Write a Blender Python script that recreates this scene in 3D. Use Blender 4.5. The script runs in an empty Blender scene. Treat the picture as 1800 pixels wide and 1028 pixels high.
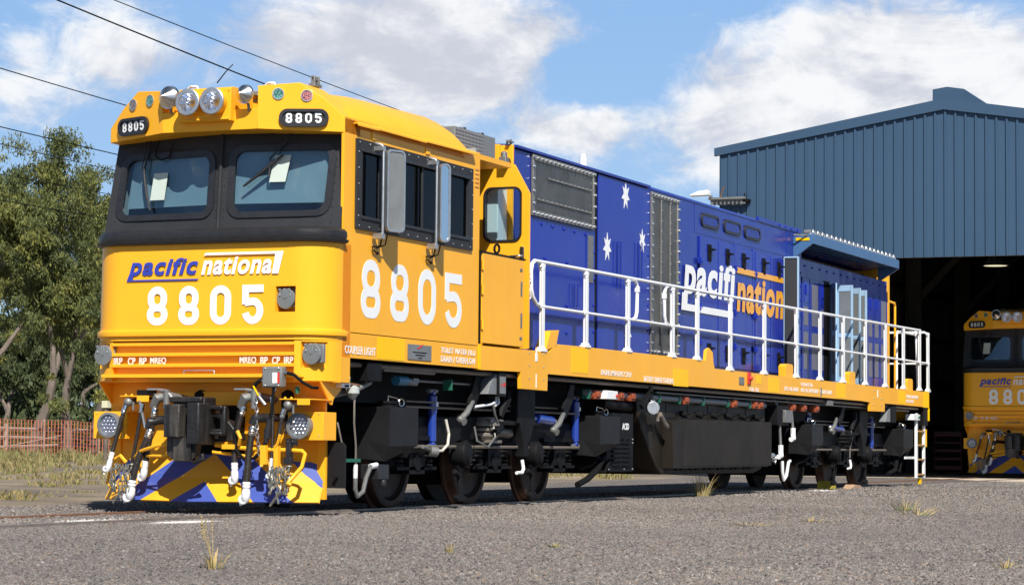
import bpy, bmesh, math, random
import numpy as np
from mathutils import Vector, Matrix
random.seed(7); rng = np.random.default_rng(7)
scene = bpy.context.scene
COL = scene.collection
PI = math.pi

# ------------------------------------------------------------------ materials
def nt(name):
    m = bpy.data.materials.new(name); m.use_nodes = True
    t = m.node_tree; b = t.nodes['Principled BSDF']
    return m, t, b
def node(t, typ, **k):
    n = t.nodes.new(typ)
    for a, v in k.items(): setattr(n, a, v)
    return n
def mixc(t, fac, a, b, blend='MIX'):
    n = t.nodes.new('ShaderNodeMix'); n.data_type = 'RGBA'; n.blend_type = blend
    for s, v in ((0, fac), (6, a), (7, b)):
        if hasattr(v, 'links') or isinstance(v, bpy.types.NodeSocket): t.links.new(v, n.inputs[s])
        elif s == 0: n.inputs[0].default_value = v
        else: n.inputs[s].default_value = (*v, 1)
    return n.outputs[2]
def noise(t, scale, detail=4, rough=.55, vec=None, dist=0):
    n = node(t, 'ShaderNodeTexNoise'); n.inputs['Scale'].default_value = scale
    n.inputs['Detail'].default_value = detail; n.inputs['Roughness'].default_value = rough
    n.inputs['Distortion'].default_value = dist
    if vec is not None: t.links.new(vec, n.inputs['Vector'])
    return n.outputs['Fac']
def ramp(t, fac, a, b, ca=(0,0,0), cb=(1,1,1)):
    r = node(t, 'ShaderNodeValToRGB'); e = r.color_ramp.elements
    e[0].position = a; e[1].position = b; e[0].color = (*ca, 1); e[1].color = (*cb, 1)
    t.links.new(fac, r.inputs[0]); return r.outputs[0]
def objco(t, scale=(1,1,1)):
    c = node(t, 'ShaderNodeTexCoord'); m = node(t, 'ShaderNodeMapping')
    m.inputs['Scale'].default_value = scale
    t.links.new(c.outputs['Object'], m.inputs[0]); return m.outputs[0]
def mat(name, col, rough=.5, metal=0, coat=0, var=.12, vs=3., bump=0, bs=40., streak=0, dirt=(.25,.2,.14), spec=.5, wav=0):
    m, t, b = nt(name)
    co = objco(t)
    n1 = noise(t, vs, 5, .6, co)
    dark = tuple(c*(1-var) for c in col); lite = tuple(min(1, c*(1+var*.6)) for c in col)
    c = mixc(t, ramp(t, n1, .3, .7), dark, lite)
    if streak:
        s = noise(t, 1, 4, .6, objco(t, (9, 9, .9)))
        n2 = noise(t, 1.3, 3, .5, co)
        mm = node(t, 'ShaderNodeMath', operation='MULTIPLY'); t.links.new(ramp(t, s, .45, .8), mm.inputs[0]); t.links.new(ramp(t, n2, .35, .75), mm.inputs[1])
        m3 = node(t, 'ShaderNodeMath', operation='MULTIPLY'); t.links.new(mm.outputs[0], m3.inputs[0]); m3.inputs[1].default_value = streak
        c = mixc(t, m3.outputs[0], c, dirt)
    t.links.new(c, b.inputs['Base Color'])
    r = node(t, 'ShaderNodeMapRange'); r.inputs[3].default_value = max(.03, rough-.08); r.inputs[4].default_value = min(1, rough+.12)
    t.links.new(noise(t, vs*2.3, 4, .6, co), r.inputs[0]); t.links.new(r.outputs[0], b.inputs['Roughness'])
    b.inputs['Metallic'].default_value = metal
    b.inputs['Coat Weight'].default_value = coat; b.inputs['Coat Roughness'].default_value = .06
    b.inputs['Specular IOR Level'].default_value = spec
    last = None
    if wav:
        bp = node(t, 'ShaderNodeBump'); bp.inputs['Strength'].default_value = 1; bp.inputs['Distance'].default_value = wav
        t.links.new(noise(t, 1.6, 1, .4, objco(t, (1, 1, .7))), bp.inputs['Height']); last = bp.outputs[0]
    if bump:
        bp = node(t, 'ShaderNodeBump'); bp.inputs['Strength'].default_value = bump; bp.inputs['Distance'].default_value = .01
        t.links.new(noise(t, bs, 4, .6, co), bp.inputs['Height'])
        if last: t.links.new(last, bp.inputs['Normal'])
        last = bp.outputs[0]
    if last:
        t.links.new(last, b.inputs['Normal'])
        if wav: t.links.new(last, b.inputs['Coat Normal'])
    return m

YEL = mat('yellow_paint', (.91,.43,.020), .38, 0, .06, .045, 1.2, streak=.16, dirt=(.56,.25,.04), wav=.012, spec=.2)
YEL2 = mat('fresh_yellow_paint', (.95,.53,.0), .4, 0, .04, .03, spec=.12)
ORG = mat('orange_cab_paint', (.80,.33,.012), .4, 0, .4, .05)
BLU = mat('blue_paint', (.015,.032,.25), .24, 0, .13, .08, .9, streak=.06, dirt=(.05,.07,.22), wav=.02, spec=.14)
BLU2 = mat('blue_door_paint', (.012,.028,.29), .22, 0, .13, .06, 1.2, streak=.05, dirt=(.05,.07,.24), wav=.012, spec=.14)
BLUL = mat('light_blue_paint', (.10,.24,.46), .4, 0, .3, .08, 4, streak=.25, dirt=(.3,.36,.4))
AWN = mat('awning_blue', (.05,.13,.27), .45, 0, .05, .08, 4, streak=.2, dirt=(.12,.2,.3))
BLUG = mat('pale_blue_grey_paint', (.34,.50,.66), .45, 0, .2, .08, 5, streak=.2, dirt=(.4,.45,.45))
BLUD = mat('damper_blue', (.012,.04,.27), .3, 0, .5, .1, 6)
BLK = mat('matt_black_panel', (.026,.027,.030), .6, 0, 0, .15, 5, bump=.05, bs=120, streak=.10, dirt=(.06,.06,.06), spec=.3)
RUB = mat('black_rubber', (.016,.016,.018), .42, 0, 0, .3, 14, bump=.15, bs=60, streak=.2, dirt=(.06,.055,.05))
UND = mat('underframe_black', (.009,.009,.010), .55, 0, 0, .3, 5, bump=.1, bs=50, streak=.3, dirt=(.025,.02,.016), spec=.10)
TNK = mat('tank_black_brown', (.020,.016,.012), .5, 0, 0, .2, 1.5, streak=.6, dirt=(.05,.036,.022), wav=.008, spec=.12)
SND = mat('sandbox_black', (.015,.015,.016), .45, 0, 0, .2, 3, streak=.25, dirt=(.025,.022,.018), spec=.12)
GRY = mat('grey_paint', (.17,.18,.18), .45, 0, 0, .15, 8)
CPL = mat('coupler_black', (.014,.013,.013), .45, .1, 0, .4, 9, bump=.6, bs=30, streak=1.0, dirt=(.26,.22,.17))
WHT = mat('white_paint', (.82,.82,.80), .35, 0, .3, .03, 5)
DEC = mat('white_decal', (.84,.84,.82), .4, 0, .1, .02, 5)
DBL = mat('blue_decal', (.025,.045,.36), .4, 0, .2, .02, 5)
DYE = mat('orange_decal', (.84,.38,.012), .4, 0, .3, .03, 5)
DRD = mat('red_decal', (.6,.03,.02), .5)
PNK = mat('worn_pink_decal', (.88,.72,.60), .6, 0, 0, .15, 30)
ALU = mat('dull_aluminium', (.52,.53,.53), .38, .85, 0, .15, 12, bump=.05)
CHR = mat('stainless', (.66,.64,.60), .22, 1, 0, .1, 8)
STL = mat('galvanised', (.24,.24,.225), .5, .6, 0, .2, 15)
BRN = mat('brushed_mesh', (.15,.145,.13), .45, .75, 0, .35, 3, bump=.3, bs=160, streak=.3, dirt=(.28,.27,.24))
PIP = mat('brown_grey_pipe', (.20,.17,.14), .45, .3, 0, .2, 9)
ORV = mat('orange_valve', (.30,.06,.015), .55, 0, 0, .2, 9)
GRN = mat('green_clamp', (.012,.12,.07), .5)
HOS = mat('hose_rubber', (.022,.017,.014), .42, 0, 0, .3, 30, bump=.6, bs=110)
GLV = mat('white_coupling', (.78,.79,.79), .42, 0, .1, .06, 9, streak=.35, dirt=(.4,.38,.34))
WHL = mat('wheel_steel', (.030,.018,.012), .5, .1, 0, .4, 5, streak=.6, dirt=(.09,.045,.022), spec=.3)
TYR = mat('wheel_tread', (.10,.05,.03), .5, .3, 0, .4, 8)
RST = mat('rusty_steel', (.20,.095,.05), .75, .1, 0, .35, 12, bump=.4, bs=80)
RSH = mat('rail_head', (.34,.27,.22), .4, .6, 0, .3, 9)
SHD = mat('steel_blue_cladding', (.036,.076,.134), .55, 0, 0, .04, .5, streak=.10, dirt=(.07,.12,.17), spec=.3)
SHI = mat('shed_inside', (.22,.215,.18), .8, 0, 0, .3, 1.5, streak=.4, dirt=(.05,.045,.04))
CON = mat('concrete_paint', (.52,.44,.34), .9, 0, 0, .2, 1.2, bump=.3, bs=30, streak=.3, dirt=(.3,.25,.2))
BRK = mat('bark', (.15,.12,.095), .9, 0, 0, .4, 3, bump=.8, bs=8, streak=.4, dirt=(.27,.23,.19))
OMS = mat('orange_plastic', (.66,.20,.11), .6, 0, 0, .15, 3)
TIM = mat('weathered_timber', (.28,.24,.2), .85, 0, 0, .3, 5, bump=.4, bs=30)
WOO = mat('timber_offcut', (.4,.26,.16), .85, 0, 0, .25, 9)
CAB = mat('cab_grey', (.30,.34,.36), .6, 0, 0, .1, 3)
CBD = mat('cab_dark', (.03,.032,.036), .6, 0, 0, .1, 3)
BLN = mat('blind_fabric', (.20,.26,.30), .8, 0, 0, .06, 3)
PAP = mat('paper_sheet', (.46,.53,.47), .7, 0, 0, .04, 30)
CHN = mat('chain_steel', (.30,.29,.24), .4, .7, 0, .3, 60)
STR = mat('straw', (.42,.31,.13), .8, 0, 0, .3, 9)
CAV = mat('cable_black', (.008,.008,.008), .7, spec=.1)

def glass(name, tint, alpha, rough=.02, ior=1.45, edge=1):
    m, t, b = nt(name)
    tr = node(t, 'ShaderNodeBsdfTransparent'); tr.inputs[0].default_value = (*tint, 1)
    gl = node(t, 'ShaderNodeBsdfGlossy'); gl.inputs['Roughness'].default_value = rough; gl.inputs[0].default_value = (.9,.95,1,1)
    fr = node(t, 'ShaderNodeLayerWeight'); fr.inputs[0].default_value = .5
    pw_ = node(t, 'ShaderNodeMath', operation='POWER'); t.links.new(fr.outputs['Facing'], pw_.inputs[0]); pw_.inputs[1].default_value = 5
    f0 = ((ior-1)/(ior+1))**2 + alpha
    ad = node(t, 'ShaderNodeMath', operation='MULTIPLY_ADD'); t.links.new(pw_.outputs[0], ad.inputs[0]); ad.inputs[1].default_value = (1-f0)*edge; ad.inputs[2].default_value = f0*1.6
    mx = node(t, 'ShaderNodeMixShader'); t.links.new(ad.outputs[0], mx.inputs[0]); t.links.new(tr.outputs[0], mx.inputs[1]); t.links.new(gl.outputs[0], mx.inputs[2])
    t.links.new(mx.outputs[0], t.nodes['Material Output'].inputs[0]); t.nodes.remove(b)
    return m
WSG = glass('windscreen_glass', (.80,.88,.90), .0)
SDG = glass('dark_side_glass', (.30,.29,.29), .0, ior=1.28, edge=.25)
LNS = glass('lamp_glass', (.98,.98,1), .0, ior=1.3)
REF = mat('lamp_reflector', (.93,.94,.96), .12, 1, 0, .03, 30)
MIR, t_, b_ = nt('mirror_glass'); b_.inputs['Base Color'].default_value = (.62,.66,.68,1); b_.inputs['Metallic'].default_value = 1; b_.inputs['Roughness'].default_value = .08

def led(name, col):
    m, t, b = nt(name)
    v = node(t, 'ShaderNodeTexVoronoi'); v.inputs['Scale'].default_value = 75; t.links.new(objco(t), v.inputs['Vector'])
    t.links.new(mixc(t, ramp(t, v.outputs['Distance'], .25, .6), col, tuple(c*.25 for c in col)), b.inputs['Base Color'])
    b.inputs['Roughness'].default_value = .2; b.inputs['Coat Weight'].default_value = .6
    return m
LGR = led('green_led_lens', (.16,.42,.34)); LRD = led('red_led_lens', (.62,.22,.22)); LBR = led('brown_led_lens', (.36,.26,.22))

def meshmat(name, a, b_, scale, rough=.5, metal=.3):
    m, t, b = nt(name)
    ch = node(t, 'ShaderNodeTexBrick'); ch.offset = 0; ch.inputs['Scale'].default_value = scale
    ch.inputs['Brick Width'].default_value = 1; ch.inputs['Row Height'].default_value = 1; ch.inputs['Mortar Size'].default_value = .22
    c = node(t, 'ShaderNodeTexCoord'); s = node(t, 'ShaderNodeSeparateXYZ'); k = node(t, 'ShaderNodeCombineXYZ')
    t.links.new(c.outputs['Object'], s.inputs[0]); t.links.new(s.outputs[0], k.inputs[0]); t.links.new(s.outputs[2], k.inputs[1]); t.links.new(k.outputs[0], ch.inputs['Vector'])
    ch.inputs['Color1'].default_value = (*b_, 1); ch.inputs['Color2'].default_value = (*b_, 1); ch.inputs['Mortar'].default_value = (*a, 1)
    t.links.new(ch.outputs[0], b.inputs['Base Color']); b.inputs['Roughness'].default_value = rough; b.inputs['Metallic'].default_value = metal
    return m
ACM = meshmat('punched_grey_mesh', (.24,.25,.26), (.02,.02,.02), 28, .5, .2)
BMM = meshmat('fine_blue_mesh', (.20,.20,.24), (.08,.085,.12), 60, .5, .2)

def plowmat():
    m, t, b = nt('chevron_paint')
    c = node(t, 'ShaderNodeTexCoord'); s = node(t, 'ShaderNodeSeparateXYZ'); t.links.new(c.outputs['Object'], s.inputs[0])
    ab = node(t, 'ShaderNodeMath', operation='ABSOLUTE'); t.links.new(s.outputs[1], ab.inputs[0])
    ml = node(t, 'ShaderNodeMath', operation='MULTIPLY'); t.links.new(ab.outputs[0], ml.inputs[0]); ml.inputs[1].default_value = .73
    ad = node(t, 'ShaderNodeMath', operation='ADD'); t.links.new(ml.outputs[0], ad.inputs[0]); t.links.new(s.outputs[2], ad.inputs[1])
    sb = node(t, 'ShaderNodeMath', operation='SUBTRACT'); t.links.new(ad.outputs[0], sb.inputs[0]); sb.inputs[1].default_value = .284 - .24
    dv = node(t, 'ShaderNodeMath', operation='DIVIDE'); t.links.new(sb.outputs[0], dv.inputs[0]); dv.inputs[1].default_value = .48
    fr = node(t, 'ShaderNodeMath', operation='FRACT'); t.links.new(dv.outputs[0], fr.inputs[0])
    gt = node(t, 'ShaderNodeMath', operation='GREATER_THAN'); t.links.new(fr.outputs[0], gt.inputs[0]); gt.inputs[1].default_value = .5
    n = ramp(t, noise(t, 30, 5, .7, objco(t, (1, .3, 1))), .6, .8)
    bl = mixc(t, n, (.05,.085,.34), (.18,.22,.38)); yl = mixc(t, n, (.84,.40,.02), (.76,.5,.16))
    t.links.new(mixc(t, gt.outputs[0], bl, yl), b.inputs['Base Color'])
    b.inputs['Roughness'].default_value = .45; b.inputs['Coat Weight'].default_value = .1
    return m
PLW = plowmat()

# ------------------------------------------------------------------ mesh builder
class MB:
    def __init__(s): s.v = []; s.f = []
    def add(s, v, f):
        o = len(s.v); s.v += [tuple(p) for p in v]; s.f += [tuple(i+o for i in q) for q in f]; return s
    def box(s, a, b):
        x0,y0,z0 = [min(p,q) for p,q in zip(a,b)]; x1,y1,z1 = [max(p,q) for p,q in zip(a,b)]
        return s.add([(x0,y0,z0),(x1,y0,z0),(x1,y1,z0),(x0,y1,z0),(x0,y0,z1),(x1,y0,z1),(x1,y1,z1),(x0,y1,z1)],
                     [(0,3,2,1),(4,5,6,7),(0,1,5,4),(1,2,6,5),(2,3,7,6),(3,0,4,7)])
    def obox(s, c, d, m):           # centre, half sizes, 3x3 matrix
        o = MB().box([-k for k in d], d); c = Vector(c)
        return s.add([c + m @ Vector(p) for p in o.v], o.f)
    def prism(s, poly, axis, a, b): # poly in the two other axes (order x,y,z without axis)
        def P(p, k):
            return {0:(k,p[0],p[1]), 1:(p[0],k,p[1]), 2:(p[0],p[1],k)}[axis]
        n = len(poly)
        return s.add([P(p,a) for p in poly] + [P(p,b) for p in poly],
                     [tuple(range(n)), tuple(range(2*n-1, n-1, -1))] + [(i, i+n, (i+1)%n+n, (i+1)%n) for i in range(n)])
    def loft(s, rings, closed=True, caps=True):
        n = len(rings[0]); v = [p for r in rings for p in r]; f = []
        for k in range(len(rings)-1):
            for i in range(n if closed else n-1):
                j = (i+1)%n; f.append((k*n+i, k*n+j, (k+1)*n+j, (k+1)*n+i))
        if caps and closed: f += [tuple(range(n-1,-1,-1)), tuple((len(rings)-1)*n+i for i in range(n))]
        return s.add(v, f)
    def tube(s, pts, r, n=8, caps=True):
        pts = [Vector(p) for p in pts]; rs = r if isinstance(r, (list,tuple)) else [r]*len(pts)
        up = None; rings = []
        for i, p in enumerate(pts):
            d = (pts[min(i+1,len(pts)-1)] - pts[max(i-1,0)]).normalized()
            if up is None: up = d.orthogonal().normalized()
            else:
                up = (up - d*up.dot(d)); up = up.normalized() if up.length > 1e-6 else d.orthogonal().normalized()
            w = d.cross(up)
            rings.append([p + (up*math.cos(2*PI*k/n) + w*math.sin(2*PI*k/n))*rs[i] for k in range(n)])
        return s.loft(rings, True, caps)
    def cyl(s, a, b, r, n=16, r2=None): return s.tube([a, b], [r, r if r2 is None else r2], n)
    def lathe(s, prof, o, ax, n=24, caps=True): # prof: (dist along axis, radius)
        o = Vector(o); ax = Vector(ax).normalized(); u = ax.orthogonal().normalized(); w = ax.cross(u)
        return s.loft([[o + ax*d + (u*math.cos(2*PI*k/n)+w*math.sin(2*PI*k/n))*max(r,1e-4) for k in range(n)] for d, r in prof], True, caps)
    def ball(s, c, r, n=10):
        return s.lathe([(-r*math.cos(PI*i/n), r*math.sin(PI*i/n)) for i in range(n+1)], c, (0,0,1), n+2, False)
    def sweep_torus(s, c, R, r, ax, n=14, m=7, el=1.):
        ax = Vector(ax).normalized(); u = ax.orthogonal().normalized(); w = ax.cross(u); c = Vector(c)
        pts = [c + (u*math.cos(2*PI*k/n)*R + w*math.sin(2*PI*k/n)*R*el) for k in range(n)]
        rings = []
        for k in range(n):
            p = pts[k]; d = (p-c).normalized()
            rings.append([p + d*math.cos(2*PI*j/m)*r + ax*math.sin(2*PI*j/m)*r for j in range(m)])
        rings.append(rings[0]); return s.loft(rings, True, False)
    def chain(s, pts, L=.045, r=.006):
        pts = [Vector(p) for p in pts]; seg = []; tot = 0
        for a, b in zip(pts, pts[1:]): seg.append((tot, a, b)); tot += (b-a).length
        k = 0; d = L*.5
        while d < tot:
            for t0, a, b in reversed(seg):
                if d >= t0: break
            dr = (b-a).normalized(); c = a + dr*(d-t0)
            side = dr.orthogonal().normalized()
            if k % 2: side = dr.cross(side)
            ax = dr.cross(side); n = 10; rings = []; m = 5
            for q in range(n+1):
                an = 2*PI*q/n; p = c + dr*math.cos(an)*L*.62 + side*math.sin(an)*L*.34
                dd = (p-c).normalized()
                rings.append([p + dd*math.cos(2*PI*j/m)*r + ax*math.sin(2*PI*j/m)*r for j in range(m)])
            s.loft(rings, True, False); d += L*.92; k += 1
        return s
    def build(s, name, m, parent=None, bevel=0, smooth=35, label=None):
        me = bpy.data.meshes.new(name); me.from_pydata(s.v, [], s.f)
        bm = bmesh.new(); bm.from_mesh(me); bmesh.ops.recalc_face_normals(bm, faces=bm.faces); bm.to_mesh(me); bm.free()
        return link(name, me, m, parent, bevel, smooth, label)
def link(name, me, m, parent=None, bevel=0, smooth=35, label=None):
    me.materials.clear(); me.materials.append(m)
    if smooth:
        me.polygons.foreach_set('use_smooth', [True]*len(me.polygons)); me.set_sharp_from_angle(angle=math.radians(smooth))
    o = bpy.data.objects.new(name, me); COL.objects.link(o)
    if parent: o.parent = parent
    if bevel:
        b = o.modifiers.new('bevel', 'BEVEL'); b.width = bevel; b.segments = 2; b.limit_method = 'ANGLE'; b.angle_limit = math.radians(40)
    if label: o['label'] = label
    return o
def tag(o, label=None, cat=None, group=None, kind=None):
    if label: o['label'] = label
    if cat: o['category'] = cat
    if group: o['group'] = group
    if kind: o['kind'] = kind
    return o
def empty(name, loc=(0,0,0), **k):
    o = bpy.data.objects.new(name, None); COL.objects.link(o); o.location = loc; o.empty_display_size = .3
    return tag(o, **k)
def boolcut(o, cutter_mb):
    me = bpy.data.meshes.new('c'); me.from_pydata(cutter_mb.v, [], cutter_mb.f)
    bm = bmesh.new(); bm.from_mesh(me); bmesh.ops.recalc_face_normals(bm, faces=bm.faces); bm.to_mesh(me); bm.free()
    c = bpy.data.objects.new('c', me); COL.objects.link(c)
    b = o.modifiers.new('cut', 'BOOLEAN'); b.object = c; b.operation = 'DIFFERENCE'; b.solver = 'EXACT'
    dg = bpy.context.evaluated_depsgraph_get(); dg.update()
    nm = bpy.data.meshes.new_from_object(o.evaluated_get(dg)); o.modifiers.remove(b); o.data = nm
    bpy.data.objects.remove(c); nm.set_sharp_from_angle(angle=math.radians(35))
    return o
# 2D outlines -> meshes (loops may be holes), placed by a matrix: local x,y in the plane, z = thickness
def mesh2d(loops, thick):
    cu = bpy.data.curves.new('c', 'CURVE'); cu.dimensions = '2D'; cu.fill_mode = 'BOTH'; cu.extrude = thick/2
    for lp in loops:
        sp = cu.splines.new('POLY'); sp.points.add(len(lp)-1); sp.use_cyclic_u = True
        for p, q in zip(sp.points, lp): p.co = (q[0], q[1], 0, 1)
    o = bpy.data.objects.new('c', cu); COL.objects.link(o)
    dg = bpy.context.evaluated_depsgraph_get(); dg.update()
    me = bpy.data.meshes.new_from_object(o.evaluated_get(dg)); bpy.data.objects.remove(o); bpy.data.curves.remove(cu)
    return me
def textmesh(s, size, sx=1, shear=0, off=0, sp=1, thick=.002, align='LEFT', ls=1.):
    cu = bpy.data.curves.new('t', 'FONT'); cu.body = s; cu.size = size; cu.shear = shear; cu.offset = off; cu.space_character = sp
    cu.extrude = thick/2; cu.align_x = align; cu.resolution_u = 4; cu.space_line = ls
    o = bpy.data.objects.new('t', cu); COL.objects.link(o)
    dg = bpy.context.evaluated_depsgraph_get(); dg.update()
    me = bpy.data.meshes.new_from_object(o.evaluated_get(dg)); bpy.data.objects.remove(o); bpy.data.curves.remove(cu)
    me.transform(Matrix.Diagonal((sx, 1, 1, 1))); return me
def frame(o, ex, ey):
    ex = Vector(ex).normalized(); ey = Vector(ey).normalized(); ez = ex.cross(ey); ey = ez.cross(ex)
    m = Matrix((ex, ey, ez)).transposed().to_4x4(); m.translation = Vector(o); return m
def fit(me, w=None, h=None):        # scale so that the bounding box is w x h with its corner at 0,0
    a = np.empty(len(me.vertices)*3); me.vertices.foreach_get('co', a); a = a.reshape(-1,3)
    mn, mx = a.min(0), a.max(0)
    sx = w/(mx[0]-mn[0]) if w else 1; sy = h/(mx[1]-mn[1]) if h else 1
    a[:,0] = (a[:,0]-mn[0])*sx; a[:,1] = (a[:,1]-mn[1])*sy
    me.vertices.foreach_set('co', a.ravel()); return me
def put(me, fr, name, m, parent=None, label=None, smooth=30, bevel=0):
    me.transform(fr); return link(name, me, m, parent, bevel, smooth, label)
def squash(me, size, k=.3):            # low ascenders: heights above the x-height are pressed down
    xh = max(v.co.y for v in textmesh('x', size).vertices)
    for v in me.vertices:
        if v.co.y > xh*1.03: v.co.y = xh*1.03 + (v.co.y-xh*1.03)*k
    return me
def joinm(ms):
    bm = bmesh.new()
    for m in ms: bm.from_mesh(m)
    me = bpy.data.meshes.new('j'); bm.to_mesh(me); bm.free(); return me
def rr(x0, y0, x1, y1, r, n=5):     # rounded rectangle
    out = []
    for cx, cy, a in ((x1-r,y0+r,-90),(x1-r,y1-r,0),(x0+r,y1-r,90),(x0+r,y0+r,180)):
        for k in range(n+1):
            t = math.radians(a + 90*k/n); out.append((cx+r*math.cos(t), cy+r*math.sin(t)))
    return out
def disc2(cx, cy, r, n=20): return [(cx+r*math.cos(2*PI*k/n), cy+r*math.sin(2*PI*k/n)) for k in range(n)]

# block numerals, cell 1 wide x 2 high (stroke s)
def digit(ch, w, h, s):
    if ch == '0': return [[rr(0,0,w,h,w*.5,9), rr(s,s,w-s,h-s,(w-2*s)*.5,9)[::-1]]]
    if ch == '8':
        hb = h*.545; ht = h - hb + s
        a = [rr(0,0,w,hb,min(w*.5,hb*.5),9), rr(s,s,w-s,hb-s,min((w-2*s)*.5,(hb-2*s)*.5),9)[::-1]]
        i = w*.035; b = [rr(i,h-ht,w-i,h,min(w*.5-i,ht*.5),9), rr(s+i,h-ht+s,w-s-i,h-s,min((w-2*s-2*i)*.5,(ht-2*s)*.5),9)[::-1]]
        return [a, b]
    def stroke(p):
        p = [Vector(q) for q in p]; L = []; R = []
        for i, q in enumerate(p):
            d0 = (q - p[i-1]).normalized() if i else None; d1 = (p[i+1]-q).normalized() if i < len(p)-1 else None
            if d0 is None: d0 = d1
            if d1 is None: d1 = d0
            n0 = Vector((-d0.y,d0.x)); n1 = Vector((-d1.y,d1.x)); n = (n0+n1).normalized(); k = s/2/max(.5, n.dot(n0))
            L.append(q+n*k); R.append(q-n*k)
        return [tuple(q) for q in L] + [tuple(q) for q in R[::-1]]
    g = s/2
    if ch == '5':
        r = w/2-g; top = h*.60-g*.2; cy = (top+g)/2; ry = (top-g)/2
        a1 = [stroke([(w, h-g), (g, h-g), (g, h*.5)])]
        pts = [(g*.9, top-ry*.12)] + [(w/2 + r*math.cos(math.radians(a)), cy + ry*math.sin(math.radians(a))) for a in range(104,-171,-17)]
        return [a1, [stroke(pts)]]
    if ch == '3':
        r = w/2-g; pts = [(w/2+r*math.cos(math.radians(a)), h-g-r + r*math.sin(math.radians(a))) for a in (160,125,90,55,20,-15,-45,-75)]
        pts += [(w*.42, h*.53)]; a1 = [stroke(pts)]
        pts = [(w*.42, h*.53)] + [(w/2+r*math.cos(math.radians(a)), g+r + r*math.sin(math.radians(a))) for a in (75,45,15,-20,-55,-90,-125,-160)]
        return [a1, [stroke(pts)]]
def number(s, w, h, st, gap, thick=.003):
    ms = []; x = 0
    for ch in s:
        for k, lp in enumerate(digit(ch, w, h, st)):
            m = mesh2d(lp, thick); m.transform(Matrix.Translation((x, 0, .0006*k))); ms.append(m)
        x += w+gap
    return joinm(ms)

# ------------------------------------------------------------------ the locomotive (x runs to its rear, y = 0 is its centre line, rail top z = .02)
L = empty('locomotive', label='yellow and blue diesel locomotive numbered 8805 standing in the sun on the gravel yard track', cat='locomotive')
NUMS = []                      # numeral parts, replaced on the second locomotive
FR = lambda x, y, z: frame((x, y, z), (0,-1,0), (0,0,1))
SD = lambda x, y, z: frame((x, y, z), (1,0,0), (0,0,1))
def mirror_y(pts): return [(p[0], -p[1]) for p in pts][::-1]
def nose_plan(x0, off=0, xb=.6, W=1.18):
    p = [(xb, W+off)]; n = 8
    for k in range(n+1):
        a = PI/2*k/n; p.append((.45 - (.45-x0+off)*math.sin(a), W-.34 + (.34+off)*math.cos(a)))
    return p + mirror_y(p)
# nose
m = MB(); pb, pt = nose_plan(.09), nose_plan(.115)
m.loft([[(x,y,1.50) for x,y in pb], [(x,y,2.335) for x,y in pt]])
nose = m.build('nose_panel', YEL, L)
boolcut(nose, MB().box((-.2,-.905,1.735),(.26,-.715,1.955)))
m = MB(); m.loft([[(x,y,z) for x,y in nose_plan(.09, o, .5)] for z, o in ((1.535,0),(1.54,.022),(1.565,.026),(1.585,.022),(1.595,0))]); m.build('nose_rim', YEL, nose)
def socket(x, y, z, s=1, face=-1):
    p = MB().lathe([(0,.088*s),(.02,.09*s),(.03,.085*s),(.032,.0)], (x,y,z), (-1,.06,-.04), 28).build('socket_cover', GRY, L, label='round grey lid on a jumper socket')
    q = MB().box((x+.005,y-.10*s,z-.075*s),(x+.05,y+.02*s,z+.085*s))
    q.build('socket_body', GRY, p, .008)
    k = MB()
    for a in (-.045,0,.045): k.cyl((x-.02,y+a,z+.075*s),(x-.02,y+a+.02,z+.075*s),.016,8)
    k.tube([(x-.035,y+.012,z+.07),(x-.036,y+.012,z+.015),(x-.036,y,z),(x-.036,y-.012,z+.015),(x-.035,y-.012,z+.07)], .003, 6)
    k.ball((x-.035,y+.05,z+.03),.007,6); k.ball((x-.035,y-.05,z+.03),.007,6)
    k.build('hinge', ALU, p)
socket(.15,-.80,1.85)
# rubber roll under the windscreens
prof = [(0,2.335),(-.035,2.34),(-.045,2.365),(-.02,2.372),(-.028,2.40),(-.024,2.435),(0,2.46),(.06,2.475),(.12,2.476)]
m = MB(); rings = [[(x,y,z) for x,y in nose_plan(.105, -d, .46, 1.185)] for d, z in prof]; m.loft(rings, False, False); m.add([p for p in rings[-1]], [tuple(range(len(rings[-1])))])
m.build('rubber_roll', RUB, L)
# ribbed panel below the nose
m = MB(); m.loft([[(x,y,1.14) for x,y in nose_plan(.15)], [(x,y,1.53) for x,y in nose_plan(.15)]]); rb = m.build('lower_nose', YEL, L)
for s in (1,-1):
    m = MB(); pl = [(x,y*s) for x,y in nose_plan(.10) if y > .88]; pl = [(.6,1.18*s)] + pl[1:] + [(.105,.90*s),(.45,.90*s)]
    m.prism(pl, 2, 1.15, 1.497)
    cb = m.build('corner_block', YEL, L); boolcut(cb, MB().box((-.1,-1.19,1.262),(.28,-.955,1.482)).box((-.1,.935,1.262),(.28,1.3,1.482)))
m = MB()
for z in (1.49, 1.40, 1.305):
    m.prism([(.10,z-.012),(.10,z-.034),(.106,z-.036),(.16,z-.036),(.16,z-.002),(.106,z-.009)], 1, -.905, .905)
m.build('rib', YEL, rb)
m = MB(); m.box((.07,-.985,1.178),(.3,.985,1.187)).box((.064,-.985,1.178),(.072,.985,1.208)); m.build('step_tray', YEL, rb, .002)
MB().tube([(.10,.17,1.19),(.10,.17,1.235),(.10,.165,1.238),(.10,-.125,1.238),(.10,-.13,1.235),(.10,-.13,1.19)], .006, 6).build('tray_handle', ALU, rb)
socket(.12,.99,1.375); socket(.16,-1.05,1.375)
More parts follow.
